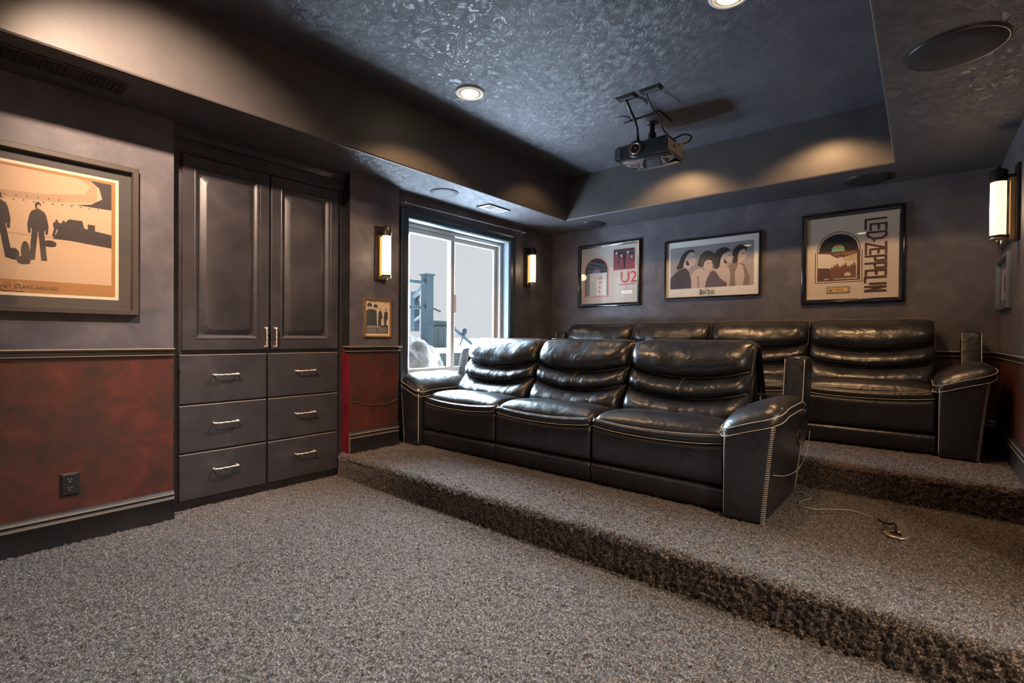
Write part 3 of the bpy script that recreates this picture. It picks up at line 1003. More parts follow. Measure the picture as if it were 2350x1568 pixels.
for (cx, hh, lg, fc) in ((.13, .50, .5, 1), (.31, .47, .9, -1), (.505, .50, 1.1, -1), (.665, .46, .3, 1)):
    bo, q_, w_, he, fa, aA, aB = person_poly(U(cx), Vv(.18), (b1 - b0) * hh / .86 * 1.02, .86, 0, lg, fc)
    for s_ in (q_, w_, bo, aA, aB, he):
        P.append((DK, s_))
    P.append(((0.42, 0.26, 0.15), fa))
for (cx, cy, ww, hh) in ((.565, .185, .020, .045), (.605, .150, .024, .030), (.612, .18, .015, .085), (.715, .33, .024, .022), (.24, .17, .025, .045)):
    P.append((DK, ell(U(cx), Vv(cy) + hh / 2, ww, hh / 2 + .004, 14)))
    P.append((DK, [(U(cx) - ww * .8, Vv(cy)), (U(cx) + ww * .9, Vv(cy)), (U(cx) + ww * .8, Vv(cy) + hh * .6), (U(cx) - ww * .7, Vv(cy) + hh * .6)]))
for cx in (.745, .775):
    bo, q_, w_, he, fa, aA, aB = person_poly(U(cx), Vv(.42), .085, 1.3, 0, .8)
    for s_ in (q_, w_, bo, he):
        P.append((DK, s_))
art('print', mpL, P, t, .0045, .00004)
text_mesh('lettering', "ALL THAT YOU CAN'T LEAVE BEHIND", mpL, a0 + .23, j0 + .036, .014, flat((0.08, 0.05, 0.03)), t, 1.15, d=.0085)
text_mesh('lettering', "U2", mpL, a0 + .42, j0 + .022, .040, flat((0.36, 0.21, 0.10)), t, 1.2, d=.0080)

# --- small photo left of the window
mpS = map_left(XL, 2.116, 1.040)
SP = [(0, 0), (0, .010), (.003, .013), (.010, .012), (.013, .006), (.013, .002)]
t = framed(mpS, .250, .300, SP, M_BRASS, 'small framed black-and-cream photo of four people under the left sconce', .005)
CR2, GY = (0.72, 0.58, 0.38), (0.060, 0.065, 0.070)
P = [(CR2, rect(.012, .012, .238, .288)), (GY, rect(.022, .030, .224, .095))]
P.append((GY, [(.024, .09), (.024, .205), (.045, .218), (.095, .218), (.118, .205), (.122, .09)]))
P.append((GY, ell(.054, .247, .022, .020, 16)))
P.append(((0.55, 0.46, 0.36), ell(.054, .228, .014, .013, 12)))
P.append((GY, ell(.108, .240, .018, .018, 16)))
P.append(((0.55, 0.46, 0.36), ell(.108, .222, .011, .012, 12)))
P.append((GY, [(.130, .09), (.134, .19), (.150, .215), (.164, .195), (.172, .15), (.160, .14), (.158, .09)]))
P.append(((0.50, 0.42, 0.33), ell(.150, .222, .009, .012, 12)))
P.append((GY, [(.190, .09), (.182, .15), (.188, .195), (.204, .208), (.220, .195), (.222, .15), (.208, .13), (.206, .09)]))
P.append(((0.35, 0.28, 0.22), ell(.204, .217, .010, .014, 12)))
for k in range(2):
    P.append(((0.20, 0.20, 0.19), rect(.028 + k * .098, .034, .118 + k * .092, .068)))
P.append(((0.45, 0.44, 0.42), rect(.028, .072, .206, .077)))
P.append(((0.60, 0.58, 0.54), rect(.052, .083, .150, .089)))
P.append(((0.42, 0.35, 0.24), rect(.05, .272, .11, .276)))
P.append(((0.30, 0.26, 0.20), rect(.188, .268, .214, .273)))
art('print', mpS, P, t, .001, .0001)
text_mesh('lettering', 'U2', mpS, .027, .080, .014, flat((0.75, 0.72, 0.66)), t, 1.0, d=.0042)

# --- framed record with red lettering (left of three on the back wall)
mpU = map_back(YB, -3.005, 1.391)
UW, UH = .762, .694
MATG = (0.46, 0.43, 0.38)
t = framed(mpU, UW, UH, BLK, M_FRAMEBL, 'black framed record display with red lettering, leftmost on the back wall', .012, group=None)
slab(mpU, .034, UW - .034, .034, UH - .034, .001, .004).mk('mat_board', flat(MATG), t)
REDI = (0.50, 0.03, 0.06)
def window_mat(x0, x1, y0, yb, col, line):
    c = (x0 + x1) / 2; r = (x1 - x0) / 2
    o_ = [(x0, y0), (x1, y0), (x1, yb)] + ell(c, yb, r, r, 20, 0, 180) + [(x0, yb)]
    return o_
P = [(REDI, window_mat(.075, .385, .110, .400, 0, 0)), (MATG, window_mat(.080, .380, .115, .400, 0, 0)), (REDI, window_mat(.088, .372, .123, .400, 0, 0)), ((0.012, 0.012, 0.014), window_mat(.091, .369, .126, .400, 0, 0))]
P += [((0.13, 0.10, 0.30), ell(.230, .375, .048, .048)), ((0.50, 0.50, 0.46), rect(.098, .126, .362, .375)), ((0.16, 0.17, 0.16), rect(.098, .126, .150, .375)), ((0.62, 0.60, 0.56), rect(.235, .126, .355, .30))]
P += [((0.06, 0.06, 0.06), rect(.160, .20, .230, .205)), ((0.42, 0.45, 0.40), [(.16, .13), (.23, .13), (.20, .30), (.16, .28)])]
P += [(REDI, rect(.440, .390, .690, .615)), ((0.012, 0.014, 0.020), rect(.446, .396, .684, .609))]
for (cx, hh, l_) in ((.475, .17, 0), (.535, .14, 0), (.610, .17, 0), (.655, .12, 0)):
    P.append(((0.62, 0.30, 0.26), ell(cx, .40 + hh, .013, .017, 12)))
    P.append(((0.20, 0.04, 0.05), [(cx - .03, .40), (cx + .03, .40), (cx + .022, .38 + hh), (cx - .022, .38 + hh)]))
P += [(REDI, rect(.500, .228, .690, .236)), ((0.75, 0.75, 0.74), rect(.540, .130, .665, .168)), (REDI, rect(.530, .176, .68, .178))]
art('print', mpU, P, t, .0045, .0001)
text_mesh('lettering', 'U2', mpU, .520, .250, .120, flat(REDI), t, .95, d=.0085)
for k, ch in enumerate(('U2', 'W', 'A', 'R')):
    text_mesh('lettering', ch, mpU, .262, .305 - k * .050, .030, flat(REDI), t, .9, d=.0085)

# --- wide portrait poster, centre
mpB = map_back(YB, -1.985, 1.440)
BW, BH = .882, .572
SL = [(0, 0), (0, .024), (.002, .027), (.012, .027), (.014, .024), (.014, .004)]
t = framed(mpB, BW, BH, SL, M_FRAMEBL, 'wide thin-framed monochrome portrait of four people side by side, centre of back wall', .012)
PAPER = (0.66, 0.66, 0.63)
P = [(PAPER, rect(.012, .012, BW - .012, BH - .012))]
x0, x1, y0, y1 = .055, BW - .058, .098, BH - .068
P.append(((0.26, 0.24, 0.25), rect(x0, y0, x1, y1)))
P.append(((0.32, 0.29, 0.29), [(x0, y0), (x1, y0), (x1, y0 + .24), (x0 + .1, y0 + .12), (x0, y0 + .16)]))
U = lambda a: x0 + (x1 - x0) * a
Vv = lambda a: y0 + (y1 - y0) * a
HAIR, SKIN, COAT, LCOAT = (0.022, 0.018, 0.020), (0.42, 0.36, 0.33), (0.050, 0.042, 0.052), (0.46, 0.38, 0.34)
def S(col, pts):
    P.append((col, [(U(a), Vv(b)) for a, b in pts]))
# back row: fourth person (right)
S((0.20, 0.15, 0.13), [(.70, 0), (.66, .30), (.70, .46), (.78, .54), (.84, .56), (.90, .46), (.95, .22), (.96, 0)])
S(LCOAT, [(.80, 0), (.79, .30), (.83, .50), (.88, .44), (.90, .20), (.88, 0)])
S(HAIR, [(.765, .52), (.752, .66), (.765, .80), (.80, .89), (.85, .93), (.905, .90), (.925, .84), (.915, .76), (.87, .80), (.83, .74), (.825, .60), (.81, .52)])
S(SKIN, [(.825, .56), (.822, .68), (.845, .79), (.885, .82), (.905, .80), (.910, .72), (.925, .68), (.913, .655), (.912, .60), (.90, .565), (.865, .545), (.855, .50), (.83, .50)])
S(HAIR, [(.866, .715), (.895, .730), (.905, .722), (.880, .700)])
# third person
S(LCOAT, [(.50, 0), (.50, .24), (.56, .40), (.64, .46), (.72, .44), (.74, .25), (.73, 0)])
S((0.11, 0.08, 0.095), [(.42, 0), (.43, .18), (.46, .30), (.53, .38), (.57, .36), (.62, .20), (.70, .08), (.70, 0)])
S(HAIR, [(.55, .42), (.545, .60), (.55, .76), (.59, .86), (.65, .91), (.71, .88), (.745, .80), (.73, .74), (.67, .75), (.63, .66), (.615, .50), (.60, .42)])
S(SKIN, [(.62, .50), (.625, .64), (.655, .75), (.715, .80), (.745, .79), (.758, .70), (.778, .66), (.765, .635), (.762, .58), (.745, .545), (.70, .53), (.69, .44), (.63, .42)])
S(HAIR, [(.665, .62), (.668, .54), (.690, .515), (.705, .55), (.680, .60), (.675, .64)])
S(HAIR, [(.712, .700), (.742, .712), (.745, .700), (.722, .690)])
# second person
S(LCOAT, [(.26, 0), (.26, .28), (.31, .42), (.38, .47), (.45, .38), (.50, .34), (.46, .18), (.44, 0)])
S((0.16, 0.12, 0.12), [(.355, 0), (.350, .20), (.345, .28), (.360, .28), (.366, 0)])
S(HAIR, [(.345, .54), (.36, .66), (.385, .78), (.43, .85), (.49, .86), (.545, .80), (.565, .68), (.555, .54), (.53, .44), (.50, .42), (.46, .60), (.42, .50), (.385, .49)])
S(SKIN, [(.420, .50), (.435, .60), (.470, .65), (.520, .62), (.535, .52), (.525, .42), (.50, .36), (.465, .34), (.435, .40)])
S(HAIR, [(.460, .560), (.490, .575), (.492, .562), (.465, .548)])
S(HAIR, [(.505, .575), (.528, .570), (.527, .560), (.508, .562)])
# first person
S(COAT, [(0, 0), (0, .27), (.06, .38), (.13, .47), (.20, .50), (.24, .40), (.27, .20), (.27, 0)])
S(HAIR, [(.075, .52), (.10, .58), (.12, .68), (.15, .80), (.20, .90), (.26, .94), (.30, .91), (.315, .84), (.27, .84), (.225, .76), (.20, .62), (.16, .50), (.10, .46)])
S(SKIN, [(.17, .56), (.185, .68), (.215, .80), (.255, .865), (.300, .86), (.315, .78), (.318, .72), (.335, .675), (.322, .655), (.318, .59), (.305, .55), (.265, .525), (.24, .44), (.19, .50)])
S(HAIR, [(.205, .66), (.20, .58), (.225, .545), (.248, .57), (.235, .63), (.215, .68)])
S(HAIR, [(.275, .745), (.305, .757), (.308, .745), (.285, .735)])
# signatures
SG = (0.30, 0.30, 0.30)
for (sx_, ln, ph) in ((.08, .11, 0.3), (.25, .12, 1.1), (.52, .13, 2.0), (.72, .14, 0.8)):
    for k in range(14):
        a = sx_ + ln * k / 14
        z_ = .050 + .012 * math.sin(k * 1.9 + ph) + .006 * math.sin(k * 0.7)
        a2 = sx_ + ln * (k + 1) / 14
        z2 = .050 + .012 * math.sin((k + 1) * 1.9 + ph) + .006 * math.sin((k + 1) * .7)
        P.append((SG, [(a, z_), (a2, z2), (a2, z2 + .0012), (a, z_ + .0012)]))
art('print', mpB, P, t, .003, .00006)
text_mesh('lettering', 'THE', mpB, .405, .077, .013, flat((0.03, 0.03, 0.03)), t, .9, 'CENTER', d=.0102)
text_mesh('lettering', 'B', mpB, .346, .031, .052, flat((0.03, 0.03, 0.03)), t, .62, d=.0102, offset=.012)
text_mesh('lettering', 'EA', mpB, .375, .036, .034, flat((0.03, 0.03, 0.03)), t, .62, d=.0102, offset=.012)
text_mesh('lettering', 'T', mpB, .415, .022, .052, flat((0.03, 0.03, 0.03)), t, .62, d=.0102, offset=.012)
text_mesh('lettering', 'LES', mpB, .441, .036, .034, flat((0.03, 0.03, 0.03)), t, .62, d=.0102, offset=.012)

# --- framed record with vertical lettering, right
mpZ = map_back(YB, -0.786, 1.343)
ZW, ZH = .686, .747
t = framed(mpZ, ZW, ZH, BLK, M_FRAMEBL, 'black framed record display with big vertical brown lettering, rightmost on the back wall', .012)
MATZ = (0.60, 0.52, 0.44)
slab(mpZ, .034, ZW - .034, .034, ZH - .034, .001, .004).mk('mat_board', flat(MATZ), t)
BR = (0.075, 0.028, 0.022)
P = []
for (i_, c) in ((0, BR), (.006, (0.70, 0.62, 0.52)), (.014, BR), (.018, (0.70, 0.62, 0.52))):
    x0, x1, y0 = .098 + i_, .420 - i_, .172 + i_
    P.append((c, [(x0, y0), (x1, y0), (x1, .428), (x1 - .012, .428)] + ell(.259, .428, .149 - i_, .160 - i_, 22, 0, 180) + [(x0 + .012, .428), (x0, .428)]))
P.append(((0.010, 0.010, 0.011), [(.125, .400), (.393, .400), (.393, .430)] + ell(.259, .430, .134, .136, 22, 0, 180) + [(.125, .43)]))
P.append(((0.12, 0.42, 0.20), ell(.258, .430, .046, .052, 20)))
P.append(((0.65, 0.55, 0.45), rect(.213, .428, .303, .433)))
P.append(((0.50, 0.08, 0.06), rect(.236, .462, .280, .474)))
SX0, SX1, SY0, SY1 = .117, .402, .188, .428
P.append(((0.105, 0.048, 0.038), rect(SX0, SY0, SX1, SY1)))
P.append(((0.66, 0.60, 0.50), [(SX0, .300), (SX0 + .085, .292), (SX0 + .11, .20), (SX1 - .016, .196), (SX1 - .016, .40), (.30, .372), (.20, .408), (SX0, .418)]))
P.append(((0.55, 0.42, 0.26), [(.28, .372), (SX1 - .016, .40), (SX1 - .016, .34), (.30, .345)]))
P.append(((0.105, 0.048, 0.038), [(.18, .420), (.28, .376), (.25, .372)]))
for k in range(9):
    cx = .215 + k * .019
    hh = .285 + .012 * ((k * 7) % 3)
    P.append(((0.16, 0.07, 0.04), ell(cx, hh + .008, .007, .010, 10)))
    P.append(((0.16, 0.07, 0.04), [(cx - .012, .205), (cx + .012, .205), (cx + .011, hh), (cx - .011, hh)]))
P.append(((0.60, 0.50, 0.40), [(.300, .225), (.340, .222), (.350, .235), (.325, .255), (.305, .245)]))
P.append(((0.62, 0.58, 0.52), rect(.163, .196, .196, .208)))
P += [(BR, rect(.180, .086, .338, .140)), ((0.70, 0.62, 0.52), rect(.184, .090, .334, .136)), (BR, rect(.188, .094, .330, .132)), ((0.70, 0.45, 0.18), rect(.192, .098, .326, .128)), ((0.04, 0.05, 0.03), [(.198, .104), (.205, .122), (.214, .110), (.226, .122), (.220, .100)]), ((0.20, 0.12, 0.05), rect(.236, .115, .300, .120)), ((0.20, 0.12, 0.05), rect(.246, .105, .290, .108))]
art('print', mpZ, P, t, .0045, .0001)
text_mesh('lettering', 'LED ZEPPELIN', mpZ, .236, .114, .007, flat((0.10, 0.06, 0.02)), t, .8, d=.0093)
text_mesh('lettering', 'Led Zeppelin', mpZ, .225, .395, .026, flat((0.50, 0.28, 0.22)), t, .80, d=.0093)
text_mesh('lettering', 'ATCO', mpZ, .165, .198, .008, flat((0.03, 0.03, 0.03)), t, 1.1, d=.0093)
# angular letters reading downwards; glyph box: p along reading direction (down), q = letter height (to the right)
def stroke(pts, w):
    out = []
    for a, b in zip(pts[:-1], pts[1:]):
        a, b = Vector(a), Vector(b)
        d_ = (b - a).normalized(); n_ = Vector((-d_.y, d_.x)) * w / 2
        out.append([tuple(a - n_ - d_ * w * .35), tuple(b - n_ + d_ * w * .35), tuple(b + n_ + d_ * w * .35), tuple(a + n_ - d_ * w * .35)])
    return out
GL = {'L': [[(0, 1), (0, 0), (1, 0)]], 'E': [[(1, 1), (0, 1), (0, 0), (1, 0)], [(0, .52), (.85, .52)]], 'D': [[(0, 1), (0, 0), (.6, .08), (1, .35), (1, .8), (.6, 1), (0, 1)]],
      '-': [[(0, .48), (1, .48)]], 'Z': [[(0, 1), (1, 1), (0, 0), (1, 0)]], 'P': [[(0, 0), (0, 1), (1, 1), (1, .5), (0, .45)]], 'I': [[(0, 0), (0, 1)]], 'N': [[(0, 0), (0, 1), (.9, 0), (.9, 1)]]}
lay = [('L', .000, .074, .0), ('E', .040, .048, .24), ('D', .104, .050, .06), ('-', .163, .010, .36), ('Z', .188, .084, .0), ('E', .236, .036, .24), ('P', .290, .036, 0),
       ('P', .346, .036, 0), ('E', .402, .036, .04), ('L', .455, .040, 0), ('I', .506, .0, .24), ('N', .530, .036, 0)]
vz, fz = [], []
for (ch, p0, wd, q0) in lay:
    q1_ = .50 if ch == '-' else 1.0
    for st in GL[ch]:
        pp = [(p * wd, (q0 + (q1_ - q0) * q) * .130) for p, q in st]
        if ch == 'Z':
            pp = [(0, .130), (.044, .130), (.000, .004), (.084, .004)]
        for quad_ in stroke(pp, .0150):
            n = len(vz)
            for (p, q) in quad_:
                vz.append(mpZ(.438 + q, .655 - p0 - p, .0055 + .00008 * len(fz)))
            fz.append((n, n + 1, n + 2, n + 3))
mk('lettering', vz, fz, flat(BR), t, label='tall vertical brown letters')

# --- two small frames on the right wall
for (y0, z0, w_, h_, lab) in ((4.700, 1.250, .56, .340, 'small silver-framed picture on the right wall, lower of two below the sconce'),
                              (4.640, 1.660, .56, .340, 'small dark-framed picture on the right wall, partly hidden by the sconce')):
    mpR = map_right(XR, y0, z0)
    t = framed(mpR, w_, h_, [(0, 0), (0, .022), (.003, .025), (.018, .025), (.022, .018), (.022, .003)], plain('pewter_frame', (0.16, 0.17, 0.19), 0.3, 0.5) if z0 < 1.5 else M_FRAMEBL, lab, .006)
    P = [((0.50, 0.50, 0.50) if z0 > 1.5 else (0.08, 0.09, 0.10), rect(.02, .02, w_ - .02, h_ - .02)), ((0.60, 0.52, 0.56) if z0 < 1.5 else (0.35, 0.38, 0.40), rect(.08, .07, w_ - .08, h_ - .07)), ((0.20, 0.10, 0.14) if z0 < 1.5 else (0.2, 0.2, 0.22), ell(w_ / 2, h_ / 2, .09, .06, 18))]
    art('print', mpR, P, t, .002, .0003)

# ------------------------------------------------------------------ small fittings
def outlet(mp, label, col, cat='outlet'):
    t = thing('wall_outlet', mp(.036, 0, 0), label, cat)
    loops(mp, 0, .072, 0, .114, [(0, 0), (0, .003), (.005, .006), (.010, .007)], fill=True).mk('cover_plate', col, t)
    for v0 in (.022, .064):
        pts = [mp(.036 + .016 * math.cos(a * math.pi / 8), v0 + .014 + .0135 * math.sin(a * math.pi / 8), .0085) for a in range(16)]
        pb = [mp(.036 + .016 * math.cos(a * math.pi / 8), v0 + .014 + .0135 * math.sin(a * math.pi / 8), .006) for a in range(16)]
        o = mk('receptacle', pts + pb, [tuple(range(16))] + [(k, (k + 1) % 16, 16 + (k + 1) % 16, 16 + k) for k in range(16)], col, t)
        sl = MB()
        slab(mp, .029, .031, v0 + .016, v0 + .023, .0085, .0092, sl); slab(mp, .041, .043, v0 + .016, v0 + .023, .0085, .0092, sl); slab(mp, .034, .038, v0 + .005, v0 + .009, .0085, .0092, sl)
        sl.mk('slot', M_NICKEL, o)


outlet(map_left(XL, .410, .240), 'black double power outlet on the red lower wall near the skirting', M_BLACKPL)

fo = thing('floor_outlet', (-0.07, 2.79, S1), 'metal floor outlet with its flap lid open in the platform carpet', 'outlet')
MB().lathe(-0.075, 2.785, [(.052, 0), (.052, .006), (.046, .009), (.030, .009), (.028, .004)], 28, cz=S1 + .002).mk('ring_plate', plain('dull_brass_plate', (0.42, 0.36, 0.28), 0.35, 0.7), fo, True)
MB().box(-0.098, -0.058, 2.765, 2.800, S1 + .006, S1 + .014, .002).mk('socket', M_BLACKPL, fo)
mb = MB()
mb.add([(-0.050, 2.752, S1 + .010), (-0.028, 2.812, S1 + .010), (-0.058, 2.818, S1 + .070), (-0.080, 2.758, S1 + .070),
        (-0.047, 2.751, S1 + .010), (-0.025, 2.811, S1 + .010), (-0.055, 2.817, S1 + .072), (-0.077, 2.757, S1 + .072)],
       [(0, 1, 2, 3), (4, 7, 6, 5), (0, 4, 5, 1), (1, 5, 6, 2), (2, 6, 7, 3), (3, 7, 4, 0)])
mb.mk('flap_lid', plain('flap_metal', (0.30, 0.25, 0.20), 0.4, 0.6), fo)
cb = MB().tube(curve_pts([(-0.078, 2.785, S1 + .018), (-0.085, 2.86, S1 + .030), (-0.11, 2.90, S1 + .012), (-0.15, 2.945, S1 + .010)]), .005, 8)
props(cb.mk('power_cord', M_BLACKPL, None, True), 'short black cord plugged into the floor outlet', 'cord')
cb = MB().tube(curve_pts([(-.525, 3.17, S1 + .012), (-.497, 3.166, S1 + .014), (-.451, 3.098, S1 + .012), (-.478, 3.03, S1 + .010), (-.486, 2.957, S1 + .012), (-.470, 2.912, S1 + .012), (-.406, 2.899, S1 + .014), (-.357, 2.950, S1 + .012), (-.27, 3.00, S1 + .013), (-.196, 2.979, S1 + .012), (-.175, 2.972, S1 + .010)]), .0017, 6)
props(cb.mk('speaker_wire', plain('clear_wire_sheath', (0.55, 0.50, 0.45), 0.25), None, True), 'thin pale wire curling over the carpet from the front sofa', 'wire')
cb = MB().tube(curve_pts([(XL + .004, 2.006, .556), (XL + .004, 2.06, .552), (XL + .005, 2.121, .528), (XL + .005, 2.19, .518), (XL + .005, 2.258, .513), (XL + .005, 2.33, .512), (XL + .005, 2.40, .530), (XL + .004, 2.445, .540)]), .0022, 6)
props(cb.mk('speaker_wire', plain('wall_wire', (0.16, 0.08, 0.07), 0.3), None, True), 'thin wire sagging across the narrow red wall below the dado rail', 'wire')


# ------------------------------------------------------------------ sofas
def offset_prof(P, d):
    """inward offset of a closed polygon (counter-clockwise = outward normals right of travel)"""
    P = np.array(P, float)
    n = len(P)
    area = 0.5 * np.sum(P[:, 0] * np.roll(P[:, 1], -1) - np.roll(P[:, 0], -1) * P[:, 1])
    s = 1.0 if area > 0 else -1.0
    T = np.roll(P, -1, 0) - np.roll(P, 1, 0)
    T /= np.maximum(np.linalg.norm(T, axis=1), 1e-9)[:, None]
    N = np.stack([-T[:, 1], T[:, 0]], 1) * s
    return P + N * d


def capfan(v, f, i0, n, push):
    c = np.mean(np.array([tuple(p) for p in v[i0:i0 + n]], float), 0)
    # inner ring then centre, slightly domed
    k0 = len(v)
    for k in range(n):
        p = np.array(tuple(v[i0 + k]), float)
        v.append(tuple(p + (c - p) * .35 + np.array(push) * .8))
    v.append(tuple(c + np.array(push)))
    for k in range(n):
        f.append((i0 + k, i0 + (k + 1) % n, k0 + (k + 1) % n, k0 + k))
        f.append((k0 + k, k0 + (k + 1) % n, k0 + n))


def resample(P, n):
    P = np.array(P, float)
    Q = np.vstack([P, P[:1]])
    L = np.concatenate([[0], np.cumsum(np.linalg.norm(np.diff(Q, axis=0), axis=1))])
    t_ = np.linspace(0, L[-1], n, endpoint=False)
    return np.stack([np.interp(t_, L, Q[:, 0]), np.interp(t_, L, Q[:, 1])], 1)


def smooth_closed(P, it=2):
    for _ in range(it):
        P = 0.5 * P + 0.25 * (np.roll(P, 1, 0) + np.roll(P, -1, 0))
    return P


def wrinkle(p, amp, sc=(1, 1, 1), seed=0.0):
    q = Vector((p[0] * sc[0] + seed, p[1] * sc[1] + seed * 1.7, p[2] * sc[2]))
    return amp * (noise.noise(q) + 0.5 * noise.noise(q * 2.1))


def loft_x(name, prof_fn, x0, x1, r, mat, parent, off, nu=28, npt=48, wr=0.0, wsc=(14, 6, 6), seed=0.0, sm=2, label=None):
    """closed (y, z) profile extruded along x with rounded ends; off = world offset"""
    W = x1 - x0
    us = [0]
    ne = 6
    us = [r * (1 - math.cos(math.pi / 2 * k / ne)) for k in range(ne)]
    mid = list(np.linspace(r, W - r, nu))
    ts = us + mid + [W - u for u in us[::-1]]
    v, f = [], []
    for t_ in ts:
        d = min(t_, W - t_)
        ins = r - math.sqrt(max(0.0, r * r - (r - d) ** 2)) if d < r else 0.0
        P = smooth_closed(resample(prof_fn(t_ / W), npt), sm)
        P = offset_prof(P, ins)
        for (y, z) in P:
            p = (x0 + t_, y, z)
            if wr:
                w_ = wrinkle(p, wr, wsc, seed)
                y, z = y - w_ * .8, z + w_ * .4
            v.append((off[0] + p[0], off[1] + y, off[2] + z))
    m_ = len(ts)
    for i in range(m_ - 1):
        for k in range(npt):
            f.append((i * npt + k, i * npt + (k + 1) % npt, (i + 1) * npt + (k + 1) % npt, (i + 1) * npt + k))
    f.append(tuple(range(npt)))
    f.append(tuple(range((m_ - 1) * npt, m_ * npt))[::-1])
    return mk(name, v, f, mat, parent, True, label=label)


def lean(z):
    return 0.405 + (z - 0.42) * 0.46


def band(name, x0, x1, zb, zt, thick, parent, off, seed, nu=60, nv=22, pw=.55, gather=.0030, top_roll=0.0):
    """one stuffed band of a backrest between two curved seams"""
    W = x1 - x0
    v, f = [], []
    def base(u, w):
        z = zb(u) + (zt(u) - zb(u)) * w
        return z, lean(z)
    for side in (0, 1):
        for i in range(nu + 1):
            u = i / nu
            e = (1 - abs(2 * u - 1) ** 9) ** .5
            for j in range(nv + 1):
                w = j / nv
                z, y = base(u, w)
                pr = max(0.0, math.sin(math.pi * (w ** (0.85)))) ** pw
                x = x0 + W * u
                if side == 0:
                    g = gather * (abs(2 * w - 1) ** 1.5 * .8 + .25) * (noise.noise(Vector((x * 38, z * 7, seed))) + .6 * noise.noise(Vector((x * 70, z * 12, seed + 5))))
                    g2 = .009 * noise.noise(Vector((x * 9, z * 11, seed * 2)))
                    t_ = thick * e * pr
                    y -= t_ + (g + g2) * min(1, pr * 1.5) * e
                    z += top_roll * w * pr * e * .5
                else:
                    y += .05 * e * pr
                v.append((off[0] + x, off[1] + y, off[2] + z))
    n = (nu + 1) * (nv + 1)
    for s in (0, 1):
        for i in range(nu):
            for j in range(nv):
                a = s * n + i * (nv + 1) + j
                q = (a, a + nv + 1, a + nv + 2, a + 1)
                f.append(q if s == 0 else q[::-1])
    return mk(name, v, f, M_LEATHER, parent, True)


